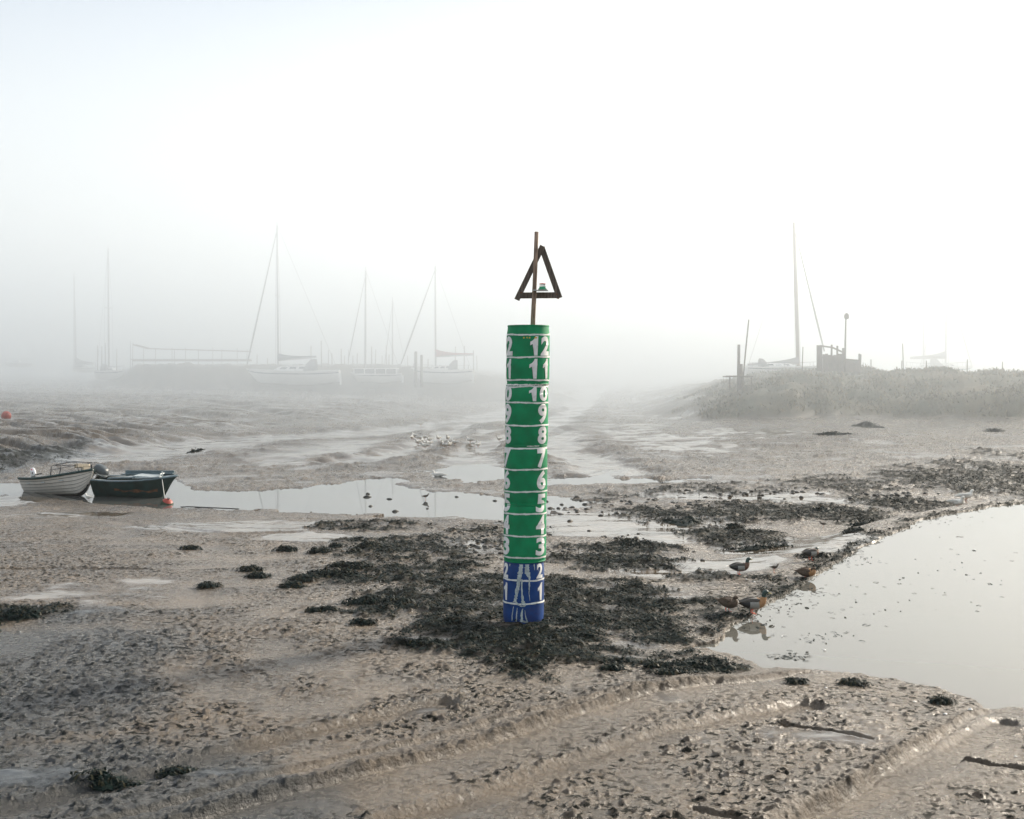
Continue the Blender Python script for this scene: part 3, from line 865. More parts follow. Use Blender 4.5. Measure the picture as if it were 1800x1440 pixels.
# numerals: built-in type, thickened, cut fine and bent round the drums
def glyph(txt, outline=None):
    if outline:
        bm = bmesh.new()
        bm.faces.new([bm.verts.new((a, b, 0)) for a, b in outline])
        return finish_glyph(bm)
    cu = bpy.data.curves.new("glyph", "FONT")
    cu.body = txt; cu.size = 1.0; cu.offset = 0.042; cu.resolution_u = 6
    o = bpy.data.objects.new("glyph", cu); COL.objects.link(o)
    dg = bpy.context.evaluated_depsgraph_get(); dg.update()
    m_ = bpy.data.meshes.new_from_object(o.evaluated_get(dg))
    bpy.data.objects.remove(o); bpy.data.curves.remove(cu)
    bm = bmesh.new(); bm.from_mesh(m_); bpy.data.meshes.remove(m_)
    return finish_glyph(bm)
def finish_glyph(bm):
    bmesh.ops.triangulate(bm, faces=bm.faces)
    bmesh.ops.remove_doubles(bm, verts=bm.verts, dist=1e-5)
    xs = [v.co.x for v in bm.verts]; zs = [v.co.y for v in bm.verts]
    x0, x1, y0, y1 = min(xs), max(xs), min(zs), max(zs)
    for v in bm.verts:
        v.co.x = (v.co.x - x0) / (x1 - x0); v.co.y = (v.co.y - y0) / (y1 - y0); v.co.z = 0
    for q in range(1, 14):
        for ax in (0, 1):
            if ax == 1 and q > 9: continue
            N_ = 14 if ax == 0 else 10
            no = (1, 0, 0) if ax == 0 else (0, 1, 0)
            co = (q / N_, 0, 0) if ax == 0 else (0, q / N_, 0)
            bmesh.ops.bisect_plane(bm, geom=bm.verts[:] + bm.edges[:] + bm.faces[:], plane_co=co, plane_no=no)
    vs_ = [(v.co.x, v.co.y) for v in bm.verts]
    bm.verts.index_update()
    fs_ = [tuple(v.index for v in f.verts) for f in bm.faces]
    bm.free()
    return vs_, fs_
GLYPHS = {c: glyph(c) for c in "023456789"}
GLYPHS["1"] = glyph("1", [(.56, 0), (1, 0), (1, 1), (.64, 1), (.52, .89), (.32, .79), (0, .71), (0, .53), (.30, .60), (.56, .72)])
def numeral(ch, ang_c, py_bot, h, wdeg, drum, slant=0.0, clip=None):
    vs_, fs_ = GLYPHS[ch]
    z0 = gz(py_bot)
    pts = [wrap(z0 + v * h, ang_c + (u - 0.5) * wdeg + slant * (v - 0.5), 0.0042) for u, v in vs_]
    MB().add(pts, fs_).build("numeral", M["numeral_white"], drum, smooth=True)
ROWS = [("12", 625.5, .268, 4), ("11", 665.5, .275, 4), ("10", 704.5, .205, 3), ("9", 743.5, .272, 3), ("8", 779, .245, 3), ("7", 820.5, .262, 2), ("6", 858, .265, 2),
        ("5", 897.5, .255, 1), ("4", 936, .265, 1), ("3", 972.5, .25, 1), ("2", 1012.5, .205, 0), ("1", 1051, .245, 0)]
for txt, pb, h, dk in ROWS:
    one = (dk == 0)
    for base in (51, -63, 170):
        wd = 34 if not one else 26
        b2 = base + (4 if one and base > 0 else (1 if one else 0))
        if len(txt) == 2:
            r_ = txt[1]
            numeral(r_, base + 1, pb, h, 34 if r_ != "1" else 20, drum_objs[dk], 2)
            numeral("1", base - (36 if r_ != "1" else 38), pb, h, 21, drum_objs[dk], 2)
        else:
            numeral(txt, b2 - (4 if base > 0 else 0), pb, h, wd if txt != "1" else 18, drum_objs[dk], 2)
# flaking yellow lettering left under the top stripe
for a in (-12, -4, 3, 18, 21):
    z = gz(594.5)
    MB().grid([[wrap(z - .012 + 0.004 * (a % 3), a - 2.2, .0045), wrap(z + .008, a - 2.0, .0045)], [wrap(z - .010, a + 1.9, .0045), wrap(z + .012, a + 1.6, .0045)]]).build("paint_flake", M["yellow"], drum_objs[4])
# white paint run down the blue drum
def drip(path, widths, seed, mat="drip_white"):
    r_ = random.Random(seed); rows = []
    for i in range(len(path) - 1):
        (a0, p0), (a1, p1) = path[i], path[i + 1]
        for q in range(7):
            t = q / 7; w = widths[i] + (widths[i + 1] - widths[i]) * t
            a = a0 + (a1 - a0) * t + r_.uniform(-.5, .5); p = p0 + (p1 - p0) * t
            w *= r_.uniform(.7, 1.25)
            rows.append([wrap(gz(p), a - w / 2, .0052), wrap(gz(p), a + w / 2, .0052)])
    MB().grid(rows).build("paint_drip", M[mat], drum_objs[0], smooth=True)
drip([(-8, 987), (-10, 1000), (-14, 1014), (-18, 1022)], [10, 13, 12, 6], 1)
drip([(-12, 1012), (-18, 1030), (-23, 1046), (-26, 1054)], [7, 10, 8, 12], 12)
drip([(-6, 1012), (-6, 1030), (-3, 1048), (0, 1058)], [4, 4, 7, 13], 2)
drip([(9, 986), (8, 1000), (13, 1010)], [11, 14, 5], 3)
drip([(15, 1000), (15, 1022), (14, 1036), (17, 1052)], [6, 4, 2, 1], 4)
drip([(-26, 1050), (-14, 1057), (-3, 1060), (6, 1056)], [5, 8, 10, 3], 5)
drip([(-29, 1060), (-33, 1074), (-35, 1087)], [1.6, 3, 2], 13)
drip([(-18, 1062), (-20, 1076), (-21, 1088)], [1.2, 3.5, 2.5], 14)
drip([(-3, 1063), (-6, 1074), (-4, 1088)], [2, 6, 5], 6)
drip([(3, 1066), (6, 1078), (10, 1088)], [1, 2.4, 8], 7)
drip([(-7, 1082), (0, 1086), (14, 1088)], [6, 20, 12], 8)
drip([(30, 987), (31, 999)], [3, 1.4], 9)
drip([(-44, 987), (-44, 992)], [3, 2], 10)
drip([(38, 987), (46, 1000), (52, 1008)], [.8, .8, .6], 11)
# post and triangular topmark (pieces nailed to the post)
zt = gz(572)
def gp(px, py, dy=0.0): return Vector(((px - 920.5) / PXM, dy, gz(py)))
MB().tube([gp(935.5, 640, 0.02), gp(937, 560, 0.0), gp(939, 520, -0.0), gp(941, 470), gp(943.2, 407.5)], [0.034, 0.033, 0.031, 0.030, 0.029], 12).build("post", M["post_wood"], gauge, smooth=True)
up = Vector((0, 1, 0))
tm = gauge
MB().bar(gp(908.5, 527, .048), gp(954, 432, .048), 0.076, 0.034, up).build("topmark_board", M["dark_wood"], tm)
MB().bar(gp(952.5, 434, .083), gp(984, 523.5, .083), 0.080, 0.034, up).build("topmark_board", M["dark_wood"], tm)
MB().bar(gp(915, 519, .083), gp(981, 518.5, .083), 0.084, 0.033, up).build("topmark_board", M["dark_wood"], tm)
shelf = MB().box(gp(950, 510.8, -0.01), (0.21, 0.16, 0.012)).build("lamp_shelf", M["plate"], gauge)
lz = gp(953.5, 509.5, -0.02)
lamp = MB().lathe([(0.060, 0.0), (0.062, 0.012), (0.045, 0.02), (0.045, 0.045)], 20, lz).build("lantern_base", M["lamp_green"], gauge, smooth=True)
def clear_plastic():
    m, t, b = new_mat("clear_lens")
    b.inputs["Transmission Weight"].default_value = 0.85
    b.inputs["Base Color"].default_value = (0.9, 0.9, 0.9, 1); b.inputs["Roughness"].default_value = 0.12
    return m
M["lens"] = clear_plastic()
MB().lathe([(0.040, 0.046), (0.041, 0.075), (0.036, 0.082), (0.0, 0.084)], 20, lz, cap=False).build("lantern_lens", M["lens"], lamp, smooth=True)
MB().lathe([(0.044, 0.078), (0.044, 0.086), (0.0, 0.092)], 20, lz, cap=False).build("lantern_cap", M["red"], lamp, smooth=True)
for px, py in ((953, 441), (950, 447), (979, 517), (982, 524), (916, 514), (938, 519), (941, 468)):
    p = gp(px, py, 0.028 if px < 930 or px == 941 else 0.064)
    MB().tube([p + Vector((0, -.006, 0)), p + Vector((0, .012, 0))], 0.011, 8).build("bolt", M["rust"], gauge)

# ------------------------------------------------------------------ boats
def hull_fn(L, B, H, bow_up=0.18, transom=0.78, stem=0.16, keel_up=0.0, full=0.5):
    def half(s):
        if s < full: b = transom + (1 - transom) * math.sin(s / full * math.pi / 2)
        else: b = (1 - ((s - full) / (1 - full)) ** 2.1)
        return max(b, 0.0) * B / 2
    def sheer(s): return H * (1 + bow_up * max(0, (s - 0.35) / 0.65) ** 2 + 0.05 * max(0, (0.35 - s) / 0.35) ** 2)
    def keel(s): return H * (0.62 * max(0, (s - 0.80) / 0.20) ** 2.6 + keel_up * max(0, 0.3 - s) / 0.3)
    def xs(s, t): return -L / 2 + L * s + stem * H * (t ** 1.0 - 1) * max(0, (s - 0.6) / 0.4) ** 2 + 0.10 * H * (t - 1) * 0
    def P(s, t, side, off=0.0):
        """t 0 keel .. 1 gunwale"""
        y = half(s) * t ** 0.52; k = keel(s); z = k + (sheer(s) - k) * t ** 1.30
        return Vector((xs(s, t), side * (y + off), z))
    return P, half, sheer

def skin(P, s0, s1, t0, t1, side, ns, nt_, off=0.0):
    return [[P(s0 + (s1 - s0) * i / ns, t0 + (t1 - t0) * j / nt_, side, off) for j in range(nt_ + 1)] for i in range(ns + 1)]

# --- white clinker dinghy
def clinker_dinghy(loc, rz, L):
    B, H = L * 0.40, L * 0.165
    P, half, sheer = hull_fn(L, B, H, 0.42, 0.72, 0.45)
    r = empty("motor_dinghy", loc, rz, rx=math.radians(-5), ry=math.radians(-4.5))
    tag(r, "white clinker dinghy with dark green gunwale and small white outboard, aground", "dinghy")
    NS, NT = 26, 7
    inner = MB()
    for sd in (-1, 1): inner.grid(skin(P, 0, 1, 0, 1, sd, NS, 10, -0.022))
    inner.build("inner_hull", M["interior"], r, smooth=True)
    for sd in (-1, 1):
        for k in range(NT):
            t0, t1 = k / NT, (k + 1) / NT
            rows = []
            for i in range(NS + 1):
                s = i / NS
                a = P(s, t1, sd, 0.002); b = P(s, max(t0 - 0.015, 0.0), sd, 0.014 if k else 0.004); c = P(s, max(t0 - 0.01, 0), sd, 0.0)
                rows.append([a, (a + b) / 2, b, c])
            MB().grid(rows).build("strake", M["dinghy_white"] if k > 0 else M["tar"], r, smooth=False)
            if k: MB().grid([[P(i / NS, t0 + .002, sd, .017), P(i / NS, t0 - .012, sd, .017)] for i in range(NS + 1)]).build("lap_shade_strip", M["tar"], r)  # dark strip paints the shade under each strake's lap
    # transom, stem, keel
    tr = [P(0, t / 10, -1) for t in range(10, 0, -1)] + [P(0, t / 10, 1) for t in range(0, 11)]
    MB().add([p + Vector((-.012, 0, 0)) for p in tr] + [p + Vector((.012, 0, 0)) for p in tr],
             [tuple(range(len(tr))), tuple(range(2 * len(tr) - 1, len(tr) - 1, -1))]).build("transom", M["dinghy_white"], r)
    st = [P(1, t / 8, 1) + Vector((.006, 0, 0)) for t in range(0, 9)]
    MB().tube(st, 0.022, 6).build("stem", M["dinghy_white"], r, smooth=True)
    kl = [P(s / 12, 0, 1) + Vector((0, 0, -.025)) for s in range(0, 13)]
    MB().tube(kl, 0.03, 6).build("keel", M["tar"], r)
    for sd in (-1, 1):
        MB().tube([P(s / 26, 1, sd, .012) + Vector((0, 0, -.012)) for s in range(27)], 0.042, 8).build("gunwale", M["rope_green"], r, smooth=True)
    MB().bar(P(0, 1, -1), P(0, 1, 1), 0.05, 0.05, Vector((0, 0, 1))).build("gunwale", M["rope_green"], r)
    for s in (0.2, 0.48, 0.72):
        w = half(s) * 0.94
        c = P(s, 0.78, 1)
        MB().box((c.x, 0, c.z), (0.20, 2 * w, 0.03)).build("thwart", M["deck_pale"], r)
    # floor
    MB().add([P(.05, .3, -1), P(.85, .3, -1), P(.85, .3, 1), P(.05, .3, 1)], [(0, 1, 2, 3)]).build("floorboard", M["interior"], r)
    # tubular frame over the bows with a cream bag
    g = lambda s, sd, h: Vector((P(s, 1, sd).x, P(s, 1, sd).y * 0.8, sheer(s) + h))
    fr = MB()
    for sd in (-1, 1):
        fr.tube([g(.56, sd, -.02), g(.57, sd, .34), g(.60, sd, .37), g(.80, sd, .38), g(.86, sd, .33), g(.88, sd, -.02)], 0.015, 6)
        fr.tube([g(.68, sd, -.02), g(.70, sd, .375)], 0.013, 6)
        fr.tube([g(.57, sd, .22), g(.87, sd, .24)], 0.010, 6)
    fr.tube([g(.60, -1, .37), g(.60, 1, .37)], 0.014, 6); fr.tube([g(.82, -1, .375), g(.82, 1, .375)], 0.014, 6)
    fr.build("rail_frame", M["pipe"], r, smooth=True)
    p = g(.80, 0.2, .26)
    MB().rings([[p + Vector((.04 * math.cos(a) * 1.0, y, .075 * math.sin(a))) for a in [k * math.pi / 5 for k in range(10)]] for y in (-.30, -.26, .05, .22, .26)]).build("bag", M["cream"], r, smooth=True)
    MB().box(g(.86, .15, .06), (.12, .22, .24)).build("locker", M["cream"], r)
    # bow post and outboard
    b = P(.97, 1, 0)
    MB().tube([b + Vector((0, 0, -.05)), b + Vector((.01, 0, .14)), b + Vector((.05, 0, .17))], .022, 6).build("bow_post", M["black"], r)
    e = P(.02, 1, 0)
    q = Matrix.Rotation(math.radians(-28), 3, "Y")
    cow = MB()
    prof = [(-.02, .05, .05), (.02, .10, .075), (.14, .115, .085), (.25, .10, .075), (.30, .06, .05)]
    cow.rings([[e + Vector((.02, 0, .02)) + q @ Vector((.02 + a * math.cos(k * math.pi / 6) * 1.1, c * math.sin(k * math.pi / 6), h + .06)) for k in range(12)] for h, a, c in prof])
    m1 = cow.build("outboard_cowl", M["motor_white"], r, smooth=True)
    MB().rings([[e + Vector((.02, 0, .02)) + q @ Vector((.10 + .04 * math.cos(k * math.pi / 5), -.095, .13 + .04 * math.sin(k * math.pi / 5))) for k in range(10)] for _ in (0, 1)]).build("cowl_mark", M["black"], m1)
    MB().box(e + Vector((.02, -.0, .02)) + q @ Vector((.10, -.092, .27)), (.06, .012, .04), q).build("cowl_mark", M["red"], m1)
    MB().bar(e + Vector((.0, 0, .12)), e + Vector((-.26, 0, -.36)), .09, .05).build("outboard_leg", M["motor_white"], r)
    MB().box(e + Vector((.03, 0, -.02)), (.10, .20, .16)).build("outboard_clamp", M["motor_grey"], r)
    MB().tube([e + Vector((.06, 0, .12)), e + Vector((.42, .05, .16))], .02, 6).build("tiller", M["black"], r)
    return r
def dirx(deg):  # bow direction: 0 = to the right of the picture, negative = towards the camera
    return math.radians(deg)
p = stand(105, 869)
K = p.y / F
DL = 3.5 * p.y / 41.0
d1 = clinker_dinghy((p.x + .02, p.y + .1, -0.86), dirx(-38), DL)

# --- dark open workboat beside it
def work_boat(loc, rz, L):
    B, H = L * 0.40, L * 0.235
    P, half, sheer = hull_fn(L, B, H, 0.16, 0.85, 0.75, full=0.45)
    r = empty("work_boat", loc, rz, rx=math.radians(3), ry=math.radians(-1))
    tag(r, "dark green workboat with grey covered outboard and loose grey boards on deck", "boat")
    h = MB()
    for sd in (-1, 1): h.grid(skin(P, 0, 1, 0, 1, sd, 26, 12))
    tr = [P(0, t / 10, -1) for t in range(10, 0, -1)] + [P(0, t / 10, 1) for t in range(0, 11)]
    h.add(tr, [tuple(range(len(tr)))])
    h.build("hull", M["hull_dark"], r, smooth=True)
    for sd in (-1, 1):
        MB().tube([P(s / 26, 1, sd, .01) for s in range(27)], 0.028, 6).build("rubbing_strake", M["deck_grey"], r, smooth=True)
        MB().grid([[P(.30 + .52 * i / 24, .60 + .03 * math.sin(i * .9) - .10 * i / 24, sd, .006), P(.30 + .52 * i / 24, .68 + .04 * math.sin(i * .55 + 1) - .08 * i / 24, sd, .006)] for i in range(25)]).build("worn_patch", M["hull_worn"], r)
    # side decks and foredeck
    dk = MB()
    for sd in (-1, 1): dk.grid([[P(s / 20, 1, sd, -.005), P(s / 20, 1, sd, -.005) * 1 + Vector((0, -sd * min(.17, half(s / 20) * .8), .012))] for s in range(0, 14)])
    dk.build("side_deck", M["deck_pale"], r)
    fd = MB()
    fd.grid([[P(s / 30, 1, -1) + Vector((0, 0, .004)), Vector((P(s / 30, 1, 1).x, 0, sheer(s / 30) + .05)), P(s / 30, 1, 1) + Vector((0, 0, .004))] for s in range(19, 31)])
    fd.build("foredeck", M["deck_grey"], r, smooth=True)
    MB().add([P(.02, .5, -1), P(.66, .5, -1), P(.66, .5, 1), P(.02, .5, 1)], [(0, 1, 2, 3)]).build("floor", M["interior"], r)
    MB().add([P(.635, 1, -1) + Vector((0, .02, 0)), P(.635, 1, 1) + Vector((0, -.02, 0)), P(.635, .5, 1) + Vector((0, -.02, 0)), P(.635, .5, -1) + Vector((0, .02, 0))], [(0, 1, 2, 3)]).build("bulkhead", M["deck_grey"], r)
    # loose boards and sheet lying along the boat
    for a, b, w, t, mt in (((-.42, .30), (.62, .36), .20, .035, "deck_grey"), ((-.2, .05), (.46, .10), .26, .03, "deck_pale"), ((.0, -.22), (.55, -.16), .16, .03, "deck_pale"), ((-.46, -.28), (.1, -.30), .12, .03, "deck_grey")):
        za = sheer(.5) + (.10 if b[1] > .3 else .06)
        MB().bar((a[0] * L / 2 * 1.3, a[1] * B, za), (b[0] * L / 2 * 1.2, b[1] * B, za + .04), w, t, Vector((0, 0, 1))).build("loose_board", M[mt], r)
    MB().box((.06 * L, .38 * B, sheer(.6) + .12), (.62 * L, .03, .18)).build("coaming", M["deck_grey"], r)
    MB().box((.12 * L, .05 * B, sheer(.6) + .09), (.26 * L, .5 * B, .035), Matrix.Rotation(.05, 3, "Y")).build("hatch", M["deck_pale"], r)
    pz = Vector((P(.82, 1, 0).x, -.06, sheer(.82)))
    MB().tube([pz, pz + Vector((0, 0, .20))], .03, 8).build("mooring_bitt", M["deck_pale"], r)
    MB().tube([pz + Vector((0, -.12, .13)), pz + Vector((0, .12, .13))], .022, 8).build("mooring_bitt", M["deck_pale"], r)
    # big covered outboard, tilted up
    e = P(.03, 1, 0)
    q = Matrix.Rotation(math.radians(32), 3, "Y")
    pr = [(-.04, .16, .12), (.02, .25, .17), (.16, .27, .18), (.27, .22, .155), (.31, .14, .10)]
    cow = MB().rings([[e + Vector((-.05, 0, .12)) + q @ Vector((a * math.copysign(abs(math.cos(k * math.pi / 8)) ** .6, math.cos(k * math.pi / 8)), c * math.copysign(abs(math.sin(k * math.pi / 8)) ** .6, math.sin(k * math.pi / 8)), hh)) for k in range(16)] for hh, a, c in pr])
    cw = cow.build("outboard_cowl", M["motor_grey"], r, smooth=True)
    MB().rings([[e + Vector((-.05, 0, .12)) + q @ Vector((1.02 * .262 * math.copysign(abs(math.cos(k * math.pi / 8)) ** .6, math.cos(k * math.pi / 8)), 1.02 * .176 * math.copysign(abs(math.sin(k * math.pi / 8)) ** .6, math.sin(k * math.pi / 8)), hh)) for k in range(16)] for hh in (.05, .075)]).build("cowl_band", M["deck_pale"], cw)
    MB().bar(e + Vector((-.03, 0, .1)), e + Vector((-.30, 0, -.28)), .14, .09).build("outboard_leg", M["motor_grey"], r)
    return r
p = stand(243, 873)
d2 = work_boat((p.x, p.y + .05, -0.92), dirx(-16), 2.95 * p.y / 41.0)
bpy.context.view_layer.update()
# mooring ropes and buoy
def rope(name, pts, rad, mat, label, sag=0.0):
    path = []
    for i in range(len(pts) - 1):
        a, b = Vector(pts[i]), Vector(pts[i + 1])
        for q in range(10): path.append(a.lerp(b, q / 10) - Vector((0, 0, sag * 4 * (q / 10) * (1 - q / 10))))
    path.append(Vector(pts[-1]))
    return tag(MB().tube(path, rad, 6).build(name, mat, smooth=True), label, "rope")
bq = stand(297, 885)
bu = empty("mooring_buoy", (bq.x, bq.y - .25, bq.z + .15), rx=.3, ry=.35)
tag(bu, "orange mooring buoy with weedy underside on the mud by the dark workboat's bow", "buoy")
S_ = .21
MB().lathe([(S_ * math.cos(math.radians(a)), S_ * math.sin(math.radians(a)) * .92) for a in range(40, 88, 12)] + [(0.03, S_ * .95)], 20, cap=False).build("float", M["buoy"], bu, smooth=True)
MB().lathe([(.02, -S_ * .92)] + [(S_ * math.cos(math.radians(a)), S_ * math.sin(math.radians(a)) * .92) for a in range(-85, 41, 5)], 20, cap=False).build("weedy_underside", M["buoy_weed"], bu, smooth=True)
MB().tube([(0, 0, S_ * .9), (.03, 0, S_ * 1.15), (-.03, 0, S_ * 1.15), (0, 0, S_ * .9)], .014, 6).build("ring", M["rope_dark"], bu)
bt = d2.matrix_world @ Vector((0.32 * 2.95, -.06, .80))
bw = d1.matrix_world @ Vector((DL * .49, 0, DL * .19))
rope("mooring_rope", [bt, (bq.x - .05, bq.y - .3, bq.z + .36)], .014, M["rope"], "pale rope running from the dark workboat's bitt down to the orange buoy", .02)
rope("mooring_rope", [bt, bw], .013, M["rope"], "pale line between the two moored boats", .06)
g1 = stand(330, 893); g2 = stand(420, 897)
rope("mooring_rope", [(bq.x + .2, bq.y - .25, bq.z + .06), (g1.x, g1.y, g1.z + .03), (g2.x, g2.y, g2.z + .02)], .018, M["rope_dark"], "dark mooring line lying on the mud beyond the orange buoy", -.0)
# far buoy
q = stand(11, 737)
b2 = empty("mooring_buoy", (q.x, q.y, q.z + .2)); tag(b2, "small orange buoy lying far off on the mud of the left bank", "buoy")
MB().lathe([(.02, -.3)] + [(.3 * math.cos(math.radians(a)), .3 * math.sin(math.radians(a))) for a in range(-75, 90, 15)], 16, cap=False).build("float", M["buoy"], b2, smooth=True)
MB().tube([(-1.2, 0, -.22), (0, 0, -.2), (1.6, .2, -.22)], .03, 6).build("line", M["rope_dark"], b2)

# --- yachts and cruisers in the fog
def yacht(name, label, px0, px1, py_base, hull_h, bow_left=True, mast=None, mast_top=None, stay=None, boom=None, sail="sail_blue", cabin=(0.3, 0.62, 13), yaw=0,
          hullmat="yacht_white", spread=None, mastmat="mast", dist=None, lean=0.0, mast_w=4.0, group="yachts lying on the far moorings", dodger=True, stayw=3.2, cat="yacht", z=None):
    """px0..px1 hull ends, everything given in picture pixels at the hull's distance"""
    c = ground_point((px0 + px1) / 2, py_base)
    if dist: c = Vector((((px0 + px1) / 2 - 900) / F * dist, dist, EYE - (py_base - 640) / F * dist))
    k = c.y / F
    L = (px1 - px0) * k / math.cos(yaw); H = hull_h * k; B = L * 0.30
    r = empty(name, c, (math.pi if bow_left else 0) + yaw, rx=lean)
    tag(r, label, cat, group)
    sgn = -1 if bow_left else 1
    P, half, sheer = hull_fn(L, B, H, 0.16, 0.62, 0.55, 0.25)
    h = MB()
    for sd in (-1, 1): h.grid(skin(P, 0, 1, 0, 1, sd, 22, 10))
    tr = [P(0, t / 10, -1) for t in range(10, 0, -1)] + [P(0, t / 10, 1) for t in range(0, 11)]
    h.add(tr, [tuple(range(len(tr)))])
    hull = h.build("hull", M[hullmat], r, smooth=True)
    MB().grid([[P(s / 22, 1, -1, -.01), Vector((P(s / 22, 1, 1).x, 0, sheer(s / 22) + .05)), P(s / 22, 1, 1, -.01)] for s in range(23)]).build("deck", M["yacht_grey"], r, smooth=True)
    for sd in (-1, 1):
        MB().grid([[P(s / 22, .80, sd, .012), P(s / 22, .86, sd, .012)] for s in range(23)]).build("hull_line", M["sail_blue"], hull)
    X_ = lambda px: sgn * (px - (px0 + px1) / 2) * k     # along the hull
    Zp = lambda py: (py_base - py) * k
    if cabin:
        a, b, ch = cabin
        x0, x1 = -L / 2 + a * L, -L / 2 + b * L
        chh = ch * k; zb = sheer(.5) + .0
        w0, w1 = half(a) * 1.15, half(b) * 1.1
        pts = [(x0, -w0 / 1.6, zb), (x0, w0 / 1.6, zb), (x1, w1 / 1.6, zb), (x1, -w1 / 1.6, zb),
               (x0 + .1, -w0 / 2, zb + chh), (x0 + .1, w0 / 2, zb + chh), (x1 - chh * 1.2, w1 / 2.2, zb + chh * .8), (x1 - chh * 1.2, -w1 / 2.2, zb + chh * .8)]
        cb = MB().add(pts, [(0, 1, 2, 3), (4, 5, 6, 7), (0, 4, 5, 1), (1, 5, 6, 2), (2, 6, 7, 3), (3, 7, 4, 0)]).build("cabin", M[hullmat], r)
        for sd in (-1, 1):
            for q in range(3):
                u0 = .12 + q * .28; u1 = u0 + .20
                def cp(u, v):
                    lo_ = Vector(pts[0 if sd < 0 else 1]).lerp(Vector(pts[3 if sd < 0 else 2]), u); hi_ = Vector(pts[4 if sd < 0 else 5]).lerp(Vector(pts[7 if sd < 0 else 6]), u)
                    return lo_.lerp(hi_, v) + Vector((0, sd * .02, 0))
                MB().add([cp(u0, .35), cp(u1, .35), cp(u1, .75), cp(u0, .75)], [(0, 1, 2, 3)]).build("window", M["glass"], cb)
        if dodger:
            xd = x0 + .05
            MB().rings([[Vector((xx, w0 * .62 * math.cos(t), zb + (chh * .7 + (chh * 1.4 * kk)) * math.sin(t) ** .7)) for t in [j * math.pi / 10 for j in range(11)]] for xx, kk in ((xd - .9 * chh, 1.0), (xd, .95), (xd + 1.1 * chh, .15))], cap=False).build("sprayhood", M["sail_pale"], r, smooth=True)
    ts = Vector((X_(mast_top[0]), 0, Zp(mast_top[1]))) if mast_top else None
    if mast:
        mb_ = Vector((X_(mast), 0, sheer(.55)))
        mo = MB().tube([mb_, mb_.lerp(ts, .5), ts], [mast_w * k / 2, mast_w * k / 2, mast_w * k * .42], 8).build("mast", M[mastmat], r, smooth=True)
        sp = spread or mast_top[1] + (py_base - mast_top[1]) * .45
        f = (Zp(sp) - mb_.z) / (ts.z - mb_.z); c0 = mb_.lerp(ts, f); ww = B * .42
        MB().tube([c0 + Vector((0, -ww, -.02)), c0 + Vector((0, ww, -.02))], .8 * k, 6).build("spreader", M[mastmat], mo)
        if stay:
            st = Vector((X_(stay[0]), 0, Zp(stay[1])))
            e_ = mb_.lerp(ts, .97)
            MB().tube([st, st.lerp(e_, .25), st.lerp(e_, .6), e_], [stayw * .35 * k, stayw * .55 * k, stayw * .42 * k, stayw * .22 * k], 6).build("furled_jib", M["sail_pale"], r, smooth=True)
        bx = -L / 2 + .02 * L
        wr = MB()
        wr.tube([Vector((bx, 0, sheer(0))), ts], .22 * k, 4)
        for sd in (-1, 1):
            wr.tube([Vector((mb_.x, sd * half(.55) * .95, sheer(.55))), c0 + Vector((0, sd * ww, 0)), ts], .22 * k, 4)
        wr.build("rigging", M["wire"], r)
        MB().tube([ts, ts + Vector((0, 0, 7 * k))], .35 * k, 4).build("aerial", M["wire"], r)
        if boom:
            b0 = Vector((mb_.x, 0, Zp(boom[1]))); b1 = Vector((X_(boom[0]), 0, Zp(boom[2])))
            MB().tube([b0, b1], 1.2 * k, 8).build("boom", M["mast"], r, smooth=True)
            rg = []
            for q in range(9):
                t = q / 8; c_ = b0.lerp(b1, t) + Vector((0, 0, (3.2 - 1.5 * t) * k)); hh = (9 * (1 - t) ** 3.5 + 5.2 * (1 - .75 * t)) * k
                rg.append([c_ + Vector((0, .45 * hh * math.cos(j * math.pi / 5), .5 * hh * math.sin(j * math.pi / 5) + .2 * hh)) for j in range(10)])
            MB().rings(rg).build("sail_cover", M[sail], r, smooth=True)
    # pulpit and guard rails
    gr_ = MB()
    for s in (.06, .25, .45, .65, .82, .95):
        for sd in (-1, 1): gr_.tube([P(s, 1, sd, -.05), P(s, 1, sd, -.05) + Vector((0, 0, 7 * k))], .25 * k, 4)
    for sd in (-1, 1): gr_.tube([P(s, 1, sd, -.05) + Vector((0, 0, 7 * k)) for s in (.06, .25, .45, .65, .82, .95)], .2 * k, 4)
    gr_.build("guard_rail", M["wire"], r)
    # rudder and small outboard on the transom
    MB().box((-L / 2 - .12, 0, H * .42), (.22, .06, H * .8)).build("rudder", M[hullmat], r)
    return r
yacht("sailing_yacht", "large white yacht with dark sail cover and sprayhood, bow toward the jetty", 432, 597, 677, 25, True, 489, (487, 396), (434, 642), (556, 634, 628), "sail_blue", (.30, .70, 10), spread=520, stayw=3.0, mast_w=3.4)
yacht("sailing_yacht", "pale small yacht with slender tall mast moored beside the jetty's outer end", 164, 226, 668, 16, False, 190, (188, 438), None, None, "sail_blue", (.3, .7, 6), spread=541, mast_w=3.0, yaw=-.5)
yacht("sailing_yacht", "fogbound grey hull with faint mast beyond the slender-masted yacht", 128, 170, 655, 9, False, 133, (130, 486), None, (165, 640, 640), "sail_pale", (.3, .7, 5), mast_w=2.6, dist=178)
yacht("motor_sailer", "old motor sailer with long wheelhouse windows and one mast, between the piles", 616, 706, 673, 16, True, 642, (643, 476), (612, 634), None, "sail_blue", None, mast_w=3.6, stayw=1.8, cat="boat")
yacht("sailing_yacht", "white yacht with faded red sail cover and raked furled jib", 722, 830, 674, 24, True, 766, (765, 468), (705, 640), (832, 627, 624), "sail_red", (.3, .7, 8), mast_w=3.2, stayw=3.0)
yacht("sailing_yacht", "dim little yacht with short dark mast behind the motor sailer", 668, 715, 660, 10, True, 690, (690, 529), (676, 640), None, "sail_blue", (.3, .7, 5), mast_w=2.6, dist=165, stayw=1.4)
